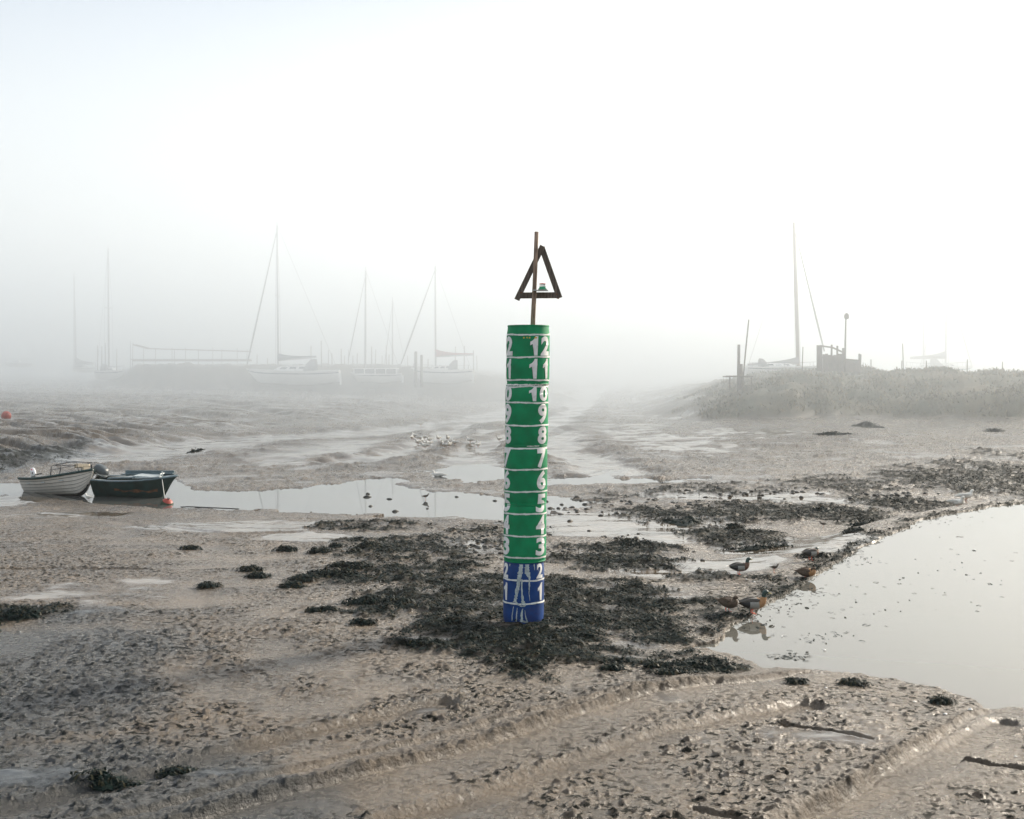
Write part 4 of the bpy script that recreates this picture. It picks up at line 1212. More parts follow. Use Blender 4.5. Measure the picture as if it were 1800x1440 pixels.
yacht("motor_boat", "low white launch almost lost in fog at the picture's edge", 8, 58, 645, 7, True, cabin=(.45, .8, 5), dist=190, cat="boat", dodger=False)
yacht("sailing_yacht", "yacht on the grassy bank with tall pale mast and long grey sail cover", 1312, 1452, 662, 17, False, 1403, (1395.5, 391), (1449, 618), (1314, 640, 642), "sail_pale", (.2, .6, 7), dist=118, spread=519, stayw=3.4, mast_w=6.5, mastmat="mast_wood", group=None)
yacht("sailing_yacht", "faint tall-masted yacht behind the grassy bank with a raking forestay", 1615, 1712, 668, 22, False, 1662, (1664, 487), (1706, 636), (1600, 630, 630), "sail_pale", (.3, .7, 8), dist=150, stayw=1.6, mast_w=3.4)
yacht("sailing_yacht", "faintest bare mast and hull behind the grassy bank", 1590, 1660, 666, 20, True, 1624, (1622, 473), None, None, "sail_pale", (.3, .7, 6), dist=165, mast_w=3.0)
# wheelhouse of the motor sailer
ms = next(o for o in COL.objects if o.name == "motor_sailer")
k = ms.location.y / F
wh = MB()
Lw = 74 * k
for x in (-Lw / 2, -Lw / 4, 0, Lw / 4, Lw / 2):
    for yy in (-1.1, 1.1): wh.box((x, yy, 20 * k), (.14, .1, 9 * k))
wh.box((0, 0, 15 * k), (Lw, 2.2, 2.2 * k)); wh.box((0, 0, 25.2 * k), (Lw * 1.06, 2.6, 1.4 * k))
cab = wh.build("wheelhouse", M["yacht_white"], ms)
for x in (-3, -1, 1, 3):
    for yy in (-1.02, 1.02):
        MB().box((x * Lw / 8, yy, 20.3 * k), (Lw / 4 - .16, .03, 8 * k)).build("window", M["glass"], cab)

# ------------------------------------------------------------------ jetty, piles and posts
def post_thing(px, py_top, py_base, w, label, group=None, lean=0.0, dist=None, name="mooring_post", cap=False):
    c = ground_point(px, py_base)
    if dist: c = Vector(((px - 900) / F * dist, dist, EYE - (py_base - 640) / F * dist))
    k = c.y / F; h = (py_base - py_top) * k
    mb = MB().tube([(0, 0, -.3), (lean * h * .5, 0, h * .5), (lean * h, 0, h)], [w * k * .55, w * k * .5, w * k * .45], 8)
    o = mb.build(name, M["grey_wood"] if (group or "").startswith("piles") or "sail cover" in label or "jetty" in label else M["pile_wood"], smooth=True); o.location = c
    tag(o, label, "post", group)
    return o, c, k
jd = 153.0
jz = EYE - (648 - 640) / F * jd
j = empty("jetty", ((325 - 900) / F * jd, jd, jz)); tag(j, "long timber jetty with handrail standing on the far left marsh", "jetty")
kk = jd / F
for q, px in enumerate((232, 250, 276, 300, 309, 324, 351, 372, 392, 415, 436)):
    tp = 600 if px == 232 else (611 if q % 2 else 614)
    MB().tube([((px - 325) * kk, (q % 2) * 1.2 - .6, -.3), ((px - 325) * kk, (q % 2) * 1.2 - .6, (648 - tp) * kk)], .45 * kk, 6).build("post", M["grey_wood"], j)
for y_ in (-.6, .6):
    MB().bar(((236 - 325) * kk, y_, (648 - 606) * kk), ((262 - 325) * kk, y_, (648 - 613) * kk), .14, .08).build("handrail", M["grey_wood"], j)
    MB().bar(((262 - 325) * kk, y_, (648 - 613) * kk), ((440 - 325) * kk, y_, (648 - 618) * kk), .12, .08).build("handrail", M["grey_wood"], j)
for q in range(26):
    MB().box(((236 + q * 8 - 325) * kk, 0, (648 - 632) * kk), (7.4 * kk, 1.5, .09)).build("plank", M["grey_wood"], j)
for y_ in (-.55, .55):
    MB().box(((338 - 325) * kk, y_, (648 - 634.2) * kk), (206 * kk, .14, .16)).build("beam", M["grey_wood"], j)
random.seed(21)
far_posts = [(172, 604), (179, 606), (186, 600), (205, 610), (233, 599), (565, 596), (577, 612), (584, 618), (600, 610), (606, 622), (612, 612), (620, 622), (628, 618), (653, 606), (660, 611), (672, 622), (679, 604), (684, 620), (717, 622), (729, 617), (741, 622), (800, 606), (816, 605), (832, 613), (838, 622), (752, 628), (547, 605), (452, 620), (470, 626)]
def pile_label(px):
    if px < 182: return "thin pile of a close pair just short of the slender-masted yacht", "piles by the slender-masted yacht"
    if px < 210: return "thin pile between the slender-masted pale yacht and the jetty", "piles between the pale yacht and the jetty"
    if px < 240: return "thin pile doubling the jetty's tall first post", None
    if px < 500: return "short thin pile between the jetty's end and the large yacht's mast", "piles under the large yacht's mast"
    if px < 560: return "thin pile above the end of the large yacht's sail cover", None
    if px < 640: return "thin pile in the gap between large white yacht and motor sailer", "piles between yacht and motor sailer"
    if px < 700: return "thin pile rising behind the motor sailer's wheelhouse", "piles behind the motor sailer"
    if px < 760: return "thin pile under the raked furled jib of the red-covered yacht", "piles under the raked jib"
    return "thin pile at the end of the faded red sail cover", "piles by the red sail cover"
for q, (px, tp) in enumerate(far_posts):
    lab, grp = pile_label(px)
    post_thing(px + random.uniform(-.5, .5), tp + 3, 647, random.uniform(1.3, 2.2), lab, grp, random.uniform(-.02, .02), dist=random.uniform(152, 166))
for px, tp, lab in ((731, 618, "taller thick dark pile between the motor sailer and red-covered yacht"), (741, 624, "shorter thick dark pile beside the bow of the red-covered yacht")):
    post_thing(px, tp, 676, 5.0, lab, "thick piles by the motor sailer", 0.0, dist=140)
# posts on the grassy bank
post_thing(1298, 606, 686, 5.5, "stout reddish post at the grassy bank's tip", None, 0.01)
post_thing(1302, 640, 686, 8.0, "short thick pile beside the stout reddish post", None, 0.0)
post_thing(1304, 562, 684, 2.6, "long thin leaning pole at the grassy bank's tip", None, 0.10)
o, c, k = post_thing(1485, 556, 648, 3.2, "tall post with round head beside the timber palisade", None, 0.02, dist=103)
MB().lathe([(.0, .92 * 0 + 0), (4.0 * k, 2 * k), (4.6 * k, 6 * k), (3.4 * k, 10 * k), (0.1 * k, 12 * k)], 12, (.02 * 92 * k + 1.2 * k, 0, 86 * k), cap=False).build("round_head", M["dark_wood"], o, smooth=True)
for px, tp, bs, lab in ((1531, 632, 652, "thin stake on the bank crest, first beyond the palisade"), (1585, 634, 650, "short stake on the bank crest beside a taller one"), (1629, 634, 650, "leaning stake on the bank crest under the faintest mast"),
        (1588, 604, 650, "tallest bare stake on the grassy bank crest"), (1700, 632, 648, "thin stake on the bank crest at the raking forestay's foot"), (1762, 636, 648, "last thin stake along the bank crest toward the picture's edge"), (1410, 610, 648, "thin stake on the bank by the foot of the tall pale mast")):
    post_thing(px, tp, bs, 1.7, lab, "stakes along the grassy bank", random.uniform(-.05, .05), dist=104)
pal = empty("palisade", ((1478 - 900) / F * 104, 104, EYE - (646 - 640) / F * 104)); tag(pal, "ruined timber palisade of upright planks on the grassy bank", "palisade")
k = 104 / F
random.seed(5)
def PZ(px, py): return ((px - 1478) * k, (646 - py) * k)
px = 1438
while px < 1488:
    tp = 607 if px < 1447 else random.choice((624, 622, 620, 625, 612 if random.random() < .3 else 623))
    x, z = PZ(px, tp)
    MB().box((x, random.uniform(-.08, .08), z / 2 - .2), (4.6 * k, .14, z + .4)).build("plank", M["pile_wood"], pal)
    px += 5.0
for a, b in (((1440, 608), (1462, 611)), ((1462, 611), (1482, 620)), ((1444, 628), (1508, 634)), ((1450, 636), (1506, 638))):
    (xa, za), (xb, zb) = PZ(*a), PZ(*b)
    MB().bar((xa, -.2, za), (xb, -.2, zb), 2.6 * k, .14).build("rail", M["pile_wood"], pal)
for q in range(6):
    x, z = PZ(1489 + q * 4, 632 + (q % 2))
    MB().box((x, 0, z / 2 - .2), (3.6 * k, .14, z + .4)).build("plank", M["pile_wood"], pal)
for px, tp in ((1462, 606), (1472, 608), (1511, 622), (1513, 623)):
    x, z = PZ(px, tp)
    MB().tube([(x, .15, -.4), (x + .02 * z, .15, z)], 1.7 * k, 8).build("post", M["pile_wood"], pal)
sk = empty("landing_stage", ((1302 - 900) / F * 97, 97.5, EYE - (668 - 640) / F * 97)); tag(sk, "small grey landing platform at the grassy bank's tip", "platform")
k = 97 / F
for q in range(8): MB().box(((q - 4) * 6 * k, 0, 0.25 + .03 * (q % 2)), (5.6 * k, 1.6, .10)).build("plank", M["pile_wood"], sk)
for x in (-20, 0, 18): MB().tube([(x * k, -.7, -.8), (x * k, -.7, .25)], 1.3 * k, 6).build("leg", M["pile_wood"], sk)

# ------------------------------------------------------------------ birds
def loft_body(st, n=14):
    """st: (x, z, half width, half height, material) along the body; one continuous skin"""
    rings, mats = [], []
    for i, (x, z, ry, rz, m_) in enumerate(st):
        a = st[max(i - 1, 0)]; b = st[min(i + 1, len(st) - 1)]
        t = Vector((b[0] - a[0], 0, b[1] - a[1])).normalized()
        nrm = Vector((-t.z, 0, t.x))
        rings.append([Vector((x, 0, z)) + Vector((0, ry * math.cos(q * 2 * math.pi / n), 0)) + nrm * (rz * math.sin(q * 2 * math.pi / n)) for q in range(n)])
        mats.append(m_)
    return rings, mats
def smooth_st(st, k=3):
    out = []
    for i in range(len(st) - 1):
        p0, p1, p2, p3 = st[max(i - 1, 0)], st[i], st[i + 1], st[min(i + 2, len(st) - 1)]
        for q in range(k):
            t = q / k
            v = [0.5 * ((2 * p1[j]) + (-p0[j] + p2[j]) * t + (2 * p0[j] - 5 * p1[j] + 4 * p2[j] - p3[j]) * t * t + (-p0[j] + 3 * p1[j] - 3 * p2[j] + p3[j]) * t ** 3) for j in range(4)]
            out.append((v[0], v[1], max(v[2], .003), max(v[3], .003), p1[4]))
    out.append(st[-1])
    return out
def bird(name, st, mats, wing, bill, legs, tail=None):
    r = empty(name, (0, 0, 0))
    rings, ms_ = loft_body(smooth_st(st))
    MB().rings(rings, mats=ms_).build("body", [M[m_] for m_ in mats], r, smooth=True)
    # folded wings: thin shields lying on the flanks
    (wx0, wx1, wz, wh, wy, wm) = wing
    for sd in (-1, 1):
        rg = []
        for q in range(9):
            t = q / 8; x = wx0 + (wx1 - wx0) * t
            hh = wh * math.sin(math.pi * min(1, (t * .92 + .06))) ** .7 * (1.0 if t < .5 else 1.0 - .55 * (t - .5) / .5); yy = wy * (1 - .55 * t ** 1.6)
            z = wz + .02 * (1 - t) - .012 * t
            rg.append([Vector((x, sd * (yy + .011 * math.cos(a)), z + hh * math.sin(a))) for a in [j_ * math.pi / 4 for j_ in range(8)]])
        MB().rings(rg).build("wing", M[wm], r, smooth=True)
    bx, bz, bl, bw_, bh, bm_, drop = bill
    MB().rings([[Vector((bx + bl * t, w * math.cos(a), bz - drop * t + h_ * math.sin(a))) for a in [j_ * math.pi / 4 for j_ in range(8)]] for t, w, h_ in ((0, bw_ * .8, bh), (.5, bw_ * .8, bh * .6), (.85, bw_, bh * .4), (1, bw_ * .6, bh * .2))]).build("bill", M[bm_], r, smooth=True)
    lx, lz, lw, lm, fl = legs
    for sd in (-1, 1):
        lg = MB().tube([(lx, sd * lw, lz), (lx - .012, sd * lw, lz * .45), (lx, sd * lw, .006)], [.010, .007, .007], 6)
        lg.add([(lx - .012, sd * lw, .004), (lx + fl, sd * lw - fl * .55, .003), (lx + fl * 1.15, sd * lw, .004), (lx + fl, sd * lw + fl * .55, .003), (lx, sd * lw, .014)], [(0, 1, 4), (1, 2, 4), (2, 3, 4), (3, 0, 4)])
        lg.build("leg", M[lm], r, smooth=False)
    if tail:
        tx, tz, tl, tw, tm_ = tail
        MB().add([(tx, -tw, tz), (tx, tw, tz), (tx - tl, tw * .55, tz + .012), (tx - tl, -tw * .55, tz + .012), (tx, 0, tz + .014), (tx - tl, 0, tz + .018)], [(0, 4, 5, 3), (4, 1, 2, 5), (0, 3, 2, 1), (3, 5, 2)]).build("tail", M[tm_], r)
    # eyes
    ex = bx - .022
    for sd in (-1, 1):
        MB().lathe([(.0005, -.005), (.005, 0), (.0005, .005)], 8, (ex, sd * bw_ * 1.75, bz + bh * .9), cap=False).build("eye", M["black"], r)
    return r
def duck_st(drake=True, tuck=0.0):
    hd, ch, fk, rp = (0, 1, 2, 3)
    nx, nz = (.20 - .06 * tuck, .345 - .10 * tuck)
    return [(-.27, .205, .006, .006, rp), (-.22, .195, .034, .022, rp), (-.15, .182, .072, .052, rp), (-.06, .172, .098, .084, fk), (.03, .170, .106, .096, fk), (.10, .178, .10, .096, ch),
            (.155, .195, .084, .084, ch), (.19 - .02 * tuck, .232 - .02 * tuck, .060, .062, ch), (nx, .275 - .05 * tuck, .041, .043, hd), (nx, .310 - .08 * tuck, .037, .040, hd),
            (nx + .02, nz, .040, .040, hd), (nx + .05, nz + .005, .036, .035, hd), (nx + .075, nz - .004, .020, .020, hd)]
DM = ["duck_green", "duck_chest", "duck_grey", "duck_black"]
def put(r, px, py, yaw, label, cat, group=None, scale=1.0, dz=0.0):
    p_ = stand(px, py)
    r.location = (p_.x, p_.y, max(p_.z, -0.10 if p_.y < 36 and px > 1150 else -0.8) + dz)
    r.rotation_euler = (0, 0, yaw); r.scale = (scale,) * 3
    return tag(r, label, cat, group)
W_D = (.11, -.24, .222, .046, .088, "duck_back")
DG = "ducks at the pool's edge"
dk = bird("duck", duck_st(), DM, W_D, (.272, .338, .06, .018, .014, "bill_yellow", .012), (.0, .10, .045, "leg_orange", .05), (-.22, .20, .09, .04, "feather_white"))
put(dk, 1299, 1018, math.radians(12), "pale-flanked drake standing on the weed, furthest from the water", "duck", DG, .78)
dk2 = bird("duck", duck_st(True, .9), DM, W_D, (.215, .240, .05, .018, .014, "bill_yellow", .03), (.0, .10, .045, "leg_orange", .05), (-.22, .20, .09, .04, "duck_black"))
put(dk2, 1425, 998, math.radians(28), "drake hunched with its head tucked low, beyond the brown duck", "duck", DG, .80)
dk3 = bird("duck", duck_st(True, -.15), ["duck_green", "duck_buff", "duck_grey", "duck_black"], W_D, (.28, .352, .06, .018, .014, "bill_yellow", .012), (.0, .10, .045, "leg_orange", .055), (-.22, .20, .09, .04, "feather_white"))
put(dk3, 1322, 1074, math.radians(6), "upright drake with sunlit orange breast and bright red feet at the waterline", "duck", DG, .86)
FM = ["duck_brown", "duck_buff", "duck_brown", "duck_brown"]
dk4 = bird("duck", duck_st(False, .8), FM, (.12, -.24, .205, .065, .094, "duck_brown"), (.225, .250, .055, .018, .014, "bill_dark", .025), (.0, .10, .045, "leg_orange", .05), (-.22, .20, .09, .04, "duck_brown"))
put(dk4, 1416, 1022, math.radians(-28), "brown duck with orange breast crouching at the water", "duck", DG, .76, -.05)
dk5 = bird("duck", duck_st(False, .5), FM[:1] + ["duck_brown"] + FM[2:], (.12, -.24, .205, .065, .094, "duck_brown"), (.24, .285, .055, .018, .014, "bill_dark", .012), (.0, .10, .045, "leg_orange", .05), (-.22, .20, .09, .04, "duck_brown"))
put(dk5, 1279, 1076, math.radians(-52), "dark brown duck facing the water beside the upright drake", "duck", DG, .78)
GS = [(-.24, .175, .006, .005, 0), (-.18, .172, .028, .018, 0), (-.10, .168, .058, .045, 0), (0, .168, .078, .070, 0), (.08, .178, .078, .075, 0), (.135, .205, .058, .060, 0), (.155, .24, .040, .042, 0),
      (.165, .275, .036, .038, 0), (.185, .298, .037, .036, 0), (.21, .298, .030, .028, 0), (.232, .293, .013, .013, 0)]
W_G = (.09, -.30, .185, .048, .074, "feather_grey")
gull = bird("gull", GS, ["feather_white"], W_G, (.226, .291, .045, .008, .009, "bill_dark", .006), (.02, .11, .03, "leg_pink", .035), (-.18, .172, .10, .03, "feather_white"))
put(gull, 1697, 884, math.radians(8), "grey-winged white gull standing side-on at the far corner of the pool", "gull", "gulls by the pool", 1.25)
g2_ = copy_thing(gull, (0, 0, 0)); put(g2_, 1682, 896, math.radians(-62), "white gull facing away, below the side-on gull at the pool's corner", "gull", "gulls by the pool", 1.25)
random.seed(3)
flock = [(724, 777), (729, 771), (735, 782), (738, 775), (742, 780), (746, 773), (743, 787), (755, 777), (754, 785), (748, 789), (771, 781), (776, 784), (780, 787), (784, 790), (787, 776), (790, 789), (800, 785), (827, 782), (834, 785), (840, 787), (739, 749), (878, 776)]
for px, py in flock:
    gg = copy_thing(gull, (0, 0, 0)); put(gg, px, py, random.uniform(0, 6.28), "small white gull feeding in the flock on the far shining mud", "gull", "gulls feeding on the far mud", random.uniform(.95, 1.15))
gg = copy_thing(gull, (0, 0, 0)); put(gg, 771, 838, math.radians(175), "pale gull settled alone on the mud spit near the creek", "gull", None, 1.2, -.14)
gg = copy_thing(gull, (0, 0, 0)); put(gg, 156, 880, math.radians(150), "tiny white gull under the clinker dinghy's bow", "gull", None, .75, -.02)
WS = [(-.15, .165, .004, .004, 0), (-.10, .165, .022, .016, 0), (-.04, .17, .042, .036, 0), (.03, .18, .046, .044, 0), (.08, .20, .032, .034, 0), (.10, .235, .02, .022, 0), (.11, .258, .022, .022, 0), (.13, .262, .016, .016, 0), (.145, .26, .007, .007, 0)]
wd = bird("wader", WS, ["wader"], (.06, -.15, .178, .032, .044, "wader"), (.142, .259, .09, .004, .004, "bill_dark", .015), (.0, .15, .02, "leg_pink", .025), (-.10, .166, .06, .014, "wader"))
put(wd, 748, 880, math.radians(10), "brown wader standing in the creek shallows with its reflection", "wader", None, .8)
w2 = copy_thing(wd, (0, 0, 0)); put(w2, 1447, 952, math.radians(165), "small dark wader on the wet flat behind the ducks", "wader", None, .6)
w3 = copy_thing(wd, (0, 0, 0)); put(w3, 1361, 1016, math.radians(-40), "tiny wader between the pale-flanked drake and the brown duck", "wader", None, .6)

# ------------------------------------------------------------------ seaweed
def frond(mb, x, y, z, L, yaw, w, r_, lift):
    """a strap of bladderwrack, forked at the tip"""
    dx, dy = math.cos(yaw), math.sin(yaw); sx, sy = -dy, dx
    n = 3; L_, R_ = [], []
    cz = z
    curve = r_.uniform(-.6, .6)
    px_, py_ = x, y
    for i in range(n + 1):
        t = i / n
        ww = w * (.55 + .9 * t if t < .7 else 1.15)
        hz = z + lift * math.sin(math.pi * min(1, t * 1.05)) + .006
        L_.append((px_ + sx * ww, py_ + sy * ww, hz + r_.uniform(-.3, .3) * w)); R_.append((px_ - sx * ww, py_ - sy * ww, hz + r_.uniform(-.3, .3) * w))
        a = yaw + curve * t
        px_ += math.cos(a) * L / n; py_ += math.sin(a) * L / n
    b = mb.n
    mb.v.extend(L_ + R_); mb.n += 2 * (n + 1)
    for i in range(n):
        mb.f.append((b + i, b + i + 1, b + n + 2 + i, b + n + 1 + i)); mb.m.append(0)
r_ = random.Random(99)
flat_w = (WEEDA * sstep(62, 50, Y) * (np.abs(X) < 0.49 * Y) * (Y > 8) * (Y < 62))
cell = np.where(Y < 40, 0.0024 * Y, 0.0042 * Y) * (Y * 1.0 / NU)
prob = flat_w ** 1.3 * np.clip(fbm(X, Y, 1.3, 2, 140) + 0.75, 0.1, 1.4)
prob = prob / prob.sum()
N_FR = 40000
pick = rng.choice(len(prob), N_FR, p=prob)
mb = MB()
for i in pick:
    x, y_, z = float(X[i]), float(Y[i]), float(Z[i])
    s = (y_ / 18) ** .55
    frond(mb, x + r_.uniform(-.02, .02), y_ + r_.uniform(-.03, .03), z - .005, r_.choice((.5, .8, 1, 1.5)) * r_.uniform(.05, .14) * s, r_.uniform(0, 6.28), r_.uniform(.004, .013) * s, r_, r_.uniform(.002, .030) * s)
o = mb.build("seaweed", M["weed"], recalc=False)
tag(o, "dark bladderwrack covering the flat round the gauge", kind="stuff")
CL = "clumps of dark seaweed on the open mud"
clumps = [ # px, py, half width px, half depth px, label
    (190, 1372, 46, 16, "biggest black seaweed heap, beside the upper tyre rut"), (310, 1352, 26, 12, "ragged seaweed tuft just uphill of the biggest heap"),
    (30, 1085, 34, 14, "seaweed heap cut by the picture's edge"), (440, 1000, 15, 7, "outermost weed clump of the pair left of the weed bed"), (453, 1012, 15, 6, "lower weed clump of the outermost pair"),
    (366, 1030, 15, 6, "lone weed clump on the open mud well away from the weed bed"), (335, 963, 13, 4, "thin flat weed scrap near the creek shore"), (502, 967, 14, 9, "tall domed weed clump by the creek-side mud"),
    (560, 971, 15, 10, "domed weed clump beside another like it, nearer the gauge"), (592, 963, 10, 5, "small weed dome between two larger ones"), (645, 966, 15, 7, "rounded weed clump close to the creek-side weed bed"),
    (620, 972, 10, 5, "little weed knot beside the rounded clump"), (515, 1032, 20, 7, "wedge-shaped weed clump below the long weed bank"), (530, 1020, 20, 9, "weed clump at the near end of the long bank"),
    (560, 1013, 24, 8, "middle weed clump of the long bank"), (605, 1013, 24, 9, "far weed clump of the long bank"), (600, 998, 18, 7, "weed clump behind the long bank"), (630, 999, 20, 8, "weed clump behind the long bank, on its gauge side"),
    (640, 1058, 34, 9, "long low weed bank halfway to the gauge"), (700, 1062, 24, 14, "bulky weed heap halfway to the gauge"), (565, 1074, 24, 5, "flat weed smear on bare mud below the long bank"),
    (740, 1134, 24, 8, "isolated weed clump in front of the gauge's weed bed"), (640, 1096, 16, 5, "slim weed clump on the near mud below the bulky heap"), (1110, 958, 24, 9, "weed hump in the wet flat beyond the gauge"),
    (1290, 930, 14, 11, "upstanding weed-covered stump between the wet flat and pool"), (1200, 920, 40, 10, "long weed hump at the edge of the wet flat"), (1330, 968, 46, 8, "smooth weed-covered ridge behind the drakes"),
    (1520, 935, 20, 9, "blunt weed lump closing the far weed bank"), (1500, 955, 14, 5, "small weed lump on the wet flat by the pool's diagonal edge"), (1450, 900, 26, 9, "weed heap in the far weed bank"),
    (1575, 885, 12, 13, "conical weed stump in the speckled shallows"), (1430, 992, 22, 5, "thin weed line at the feet of the hunched drake"), (1235, 1165, 60, 14, "broad weed mat at the pool's near corner"),
    (1155, 1172, 20, 5, "weed scrap on the mud beside the pool-corner mat"), (1075, 1176, 14, 4, "small weed scrap between the rut and gauge"), (1180, 1186, 24, 5, "weed scrap just above the main rut's end"),
    (1400, 1192, 14, 4, "weed scrap on the muddy point by the pool"), (1500, 1193, 22, 5, "largest weed scrap on the muddy point"), (1655, 1223, 14, 4, "last weed scrap along the muddy point's edge"),
    (345, 790, 12, 9, "dark weed-topped stump where the side channel bends"), (1525, 752, 24, 11, "weed mound under the grassy bank"), (1747, 758, 14, 6, "weed boulder under the grassy bank's far end"), (1465, 768, 26, 5, "low weed strip on the mud below the grassy bank"),
    (745, 880, 7, 4, "weed tuft beside the wader in the creek")]
for n_, (px, py, hw, hd, lab) in enumerate(clumps):
    p_ = stand(px, py); k = p_.y / F
    a = hw * k; dep = min(max(hd * k * (p_.y / 3.6) * .40, a * .45), a * 1.1); hh = min(hd * k * 0.75, a * .42)
    rc = random.Random(500 + n_)
    mb = MB()
    rows = []
    ph = [rc.uniform(0, 6.28) for _ in range(5)]
    for i in range(9):
        rr = 1 - i / 8.0
        row = []
        for j_ in range(21):
            t = j_ / 20 * 2 * math.pi
            w_ = 1 + .30 * math.sin(2 * t + ph[0]) + .24 * math.sin(3 * t + ph[1]) + .20 * math.sin(5 * t + ph[2]) + .12 * math.sin(9 * t + ph[3])
            xx, yy = a * rr * w_ * math.cos(t), dep * rr * w_ * math.sin(t)
            zz = hh * (1 - rr ** 2) * (.8 + .25 * math.sin(4 * xx / a + ph[3]) + .15 * math.sin(7 * yy / dep + ph[4])) + rc.uniform(-.12, .12) * hh
            gzz = ground_z(p_.x + xx, p_.y + yy)
            row.append((xx, yy, gzz - p_.z + zz - (.03 if i == 0 else 0)))
        row[-1] = row[0]
        rows.append(row)
    mb.grid(rows)
    nf = 150 if p_.y < 30 else 70
    for _ in range(nf if hw > 12 else nf // 2):
        q = math.sqrt(rc.random()); t = rc.uniform(0, 6.28)
        q *= rc.choice((1, 1, 1, 1.35)); xx, yy = a * 1.1 * q * math.cos(t), dep * 1.1 * q * math.sin(t)
        zz = ground_z(p_.x + xx, p_.y + yy) - p_.z + hh * max(0, 1 - q * q) * .9
        s = (p_.y / 16) ** .5
        frond(mb, xx, yy, zz, rc.uniform(.05, .13) * s, rc.uniform(0, 6.28), rc.uniform(.006, .013) * s, rc, rc.uniform(.01, .05) * s)
    o = mb.build("seaweed_clump", M["weed"], recalc=False); o.location = p_
    tag(o, lab, "seaweed", CL)

# ------------------------------------------------------------------ weedy stones in the shallows (each counted) and loose clods
sm = []
for v_ in range(6):
    rs = random.Random(v_)
    bm = bmesh.new(); bmesh.ops.create_icosphere(bm, subdivisions=2, radius=1)
    for v in bm.verts:
        v.co = Vector((v.co.x * rs.uniform(.9, 1.1), v.co.y * rs.uniform(.85, 1.1), v.co.z * .62)) * rs.uniform(.82, 1.15)
    m_ = bpy.data.meshes.new("stone"); bm.to_mesh(m_); bm.free()
    m_.polygons.foreach_set("use_smooth", [True] * len(m_.polygons)); m_.materials.append(M["stone"]); sm.append(m_)
rs = random.Random(77)
zones = [(835, 960, 75, 22, 62, "just behind the gauge beside the creek"), (780, 945, 60, 12, 22, "at the creek's near edge short of the gauge"), (1080, 945, 60, 12, 14, "on the wet flat nearest the gauge"), (1010, 895, 110, 14, 34, "in the creek shallows beyond the gauge"),
    (1180, 885, 160, 10, 44, "along the shallow gleaming strip beyond the wet flat"), (1330, 868, 160, 10, 40, "in the farther speckled shallows"), (1560, 872, 90, 10, 22, "in the shallows near the conical weed stump"), (1180, 985, 90, 18, 20, "on the wet flat near the pale-flanked drake"),
    (700, 880, 90, 16, 9, "standing in the open creek water"), (880, 955, 40, 24, 16, "close behind the gauge's green drums"), (1000, 975, 40, 18, 14, "in the weed beside the gauge, beyond its base")]
for zx, zy, rx, ry, n, where in zones:
    for _ in range(n):
        px, py = zx + rs.gauss(0, .5) * rx, zy + rs.gauss(0, .5) * ry
        p_ = stand(px, py)
        o = bpy.data.objects.new("stone", rs.choice(sm)); COL.objects.link(o)
        s = rs.uniform(2.2, 5.2) * p_.y / F
        o.location = (p_.x, p_.y, max(p_.z, -.8) + s * .12); o.rotation_euler = (0, 0, rs.uniform(0, 6.28)); o.scale = (s * rs.uniform(.9, 1.4), s, s * rs.uniform(.7, 1.1))
        tag(o, "small dark weedy stone " + where, "stone", "weedy stones " + where)
# shells and bits of white litter
shells = [(41, 1070, 3), (36, 1108, 3), (612, 950, 2), (868, 1112, 3), (1353, 1190, 3), (1449, 1128, 4), (1204, 1134, 3), (1375, 1106, 3), (1706, 1240, 6), (1662, 1250, 5), (1608, 1225, 4), (1560, 1247, 3), (1418, 1248, 3), (1785, 1329, 5), (1312, 1025, 3), (1326, 1030, 3), (1452, 1203, 4)]
shell_at = ["on the seaweed heap cut by the picture's edge", "below the seaweed heap at the picture's edge", "on wet mud near the creek's weed", 'in the weed in front of the gauge', 'at the end of the long keel ledge', 'floating furthest out on the pool', "at the pool's near corner", 'floating in front of the upright drake', 'biggest, where the muddy point drops to the pool', "second of the pair on the muddy point's drop", 'on the muddy point near its weed scrap', 'in the middle of the muddy point', 'on the muddy point above the dark crack', "lying alone beyond the broad rut by the picture's edge", 'in the weed below the pale-flanked drake', "beside the tiny wader's weed", 'near the largest weed scrap on the muddy point']
for q, (px, py, s) in enumerate(shells):
    p_ = stand(px, py); s = s * p_.y / F
    rr = random.Random(q)
    o = MB().add([(s * math.cos(t) * rr.uniform(.5, 1), s * math.sin(t) * rr.uniform(.5, 1), .004) for t in [j_ * 1.047 for j_ in range(6)]] + [(0, 0, s * .55)], [(j_, (j_ + 1) % 6, 6) for j_ in range(6)]).build("shell", M["shell"])
    wz = -0.10 if (px > 1190 and 1100 < py < 1140) else -9
    o.location = (p_.x, p_.y, max(p_.z, wz) + .004); tag(o, "white shell bit " + shell_at[q], "shell", "white shell fragments")
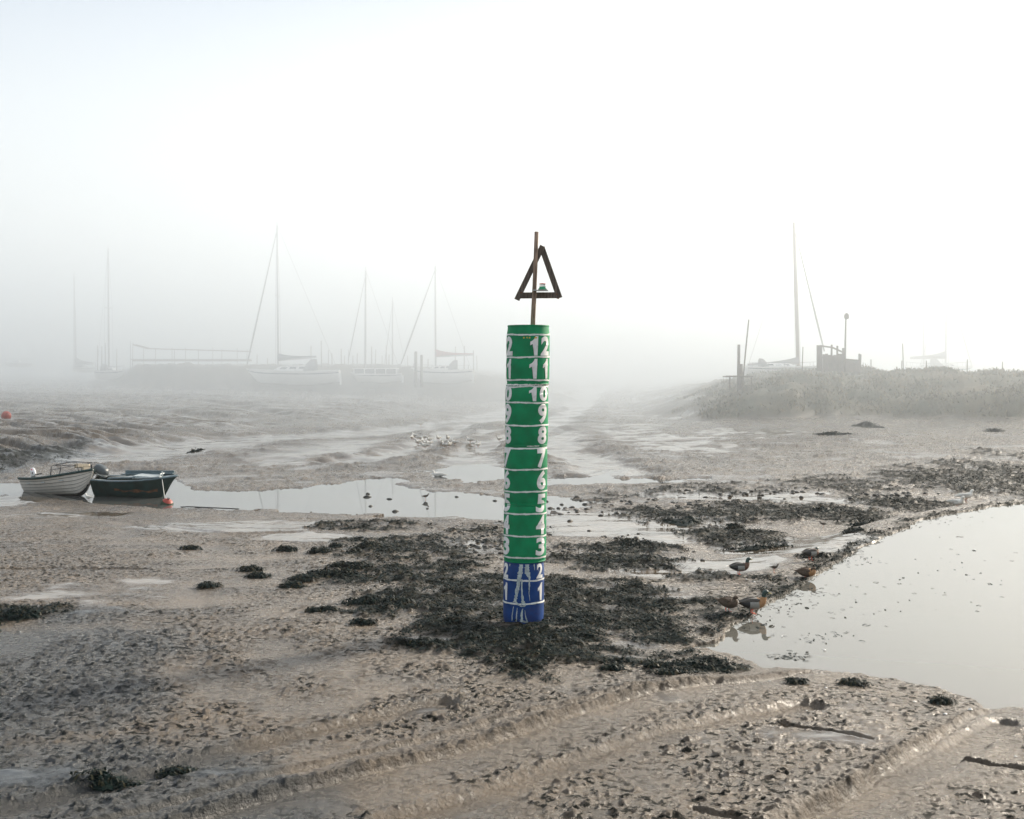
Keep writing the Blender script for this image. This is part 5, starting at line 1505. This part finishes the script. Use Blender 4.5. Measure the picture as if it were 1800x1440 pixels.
# floating weed scraps on the pool: nobody could count them
mb = MB(); rs = random.Random(31)
for _ in range(420):
    c0 = rs.choice(((1360, 1060, 60, 22), (1330, 1095, 60, 16), (1430, 1120, 90, 12), (1400, 1040, 50, 14), (1500, 985, 60, 14), (1640, 915, 80, 14), (1500, 1050, 200, 50), (1385, 1155, 40, 8), (1700, 1000, 120, 60)))
    px, py = rs.gauss(c0[0], c0[2] * .5), rs.gauss(c0[1], c0[3] * .5)
    x, y_ = on_plane(px, py, -.10)
    if ground_z(x, y_) > -.11: continue
    s = rs.uniform(.008, .03) * (2 if rs.random() < .12 else 1)
    frond(mb, x, y_, -.104, s * 3, rs.uniform(0, 6.28), s * .35, rs, s * .3)
tag(mb.build("floating_weed", M["weed"], recalc=False), "scraps of weed floating on the pool", kind="stuff")

# ------------------------------------------------------------------ marsh grass on the right-hand bank
gi = np.nonzero((GRA > 0.35) & (Y > 70) & (Y < 118) & (X > 5) & (X < 0.47 * Y))[0]
rg = np.random.default_rng(4)
pg = GRA[gi] * np.clip(0.55 + fbm(X[gi], Y[gi], 0.25, 3, 150), 0.03, 1.5); gi = rg.choice(gi, 22000, p=pg / pg.sum())
mb = MB(); rs = random.Random(8)
for i in gi:
    x, y_, z = float(X[i]) + rs.uniform(-.15, .15), float(Y[i]) + rs.uniform(-.2, .2), float(Z[i])
    h = rs.uniform(.06, .20) * (1.8 if rs.random() < .08 else 1); w = rs.uniform(.03, .07); a = rs.uniform(0, 6.28); lx, ly = rs.uniform(-.16, .16), rs.uniform(-.16, .16)
    c_, s_ = math.cos(a) * w, math.sin(a) * w
    b = mb.n
    mb.v.extend([(x - c_, y_ - s_, z - .03), (x + c_, y_ + s_, z - .03), (x + lx + c_ * .4, y_ + ly + s_ * .4, z + h), (x + lx * 1.3 - c_ * .3, y_ + ly * 1.3, z + h * 1.05)]); mb.n += 4
    mb.f.append((b, b + 1, b + 2, b + 3)); mb.m.append(0)
tag(mb.build("marsh_grass", M["grass"], recalc=False), "rough marsh grass on the bank", kind="stuff")
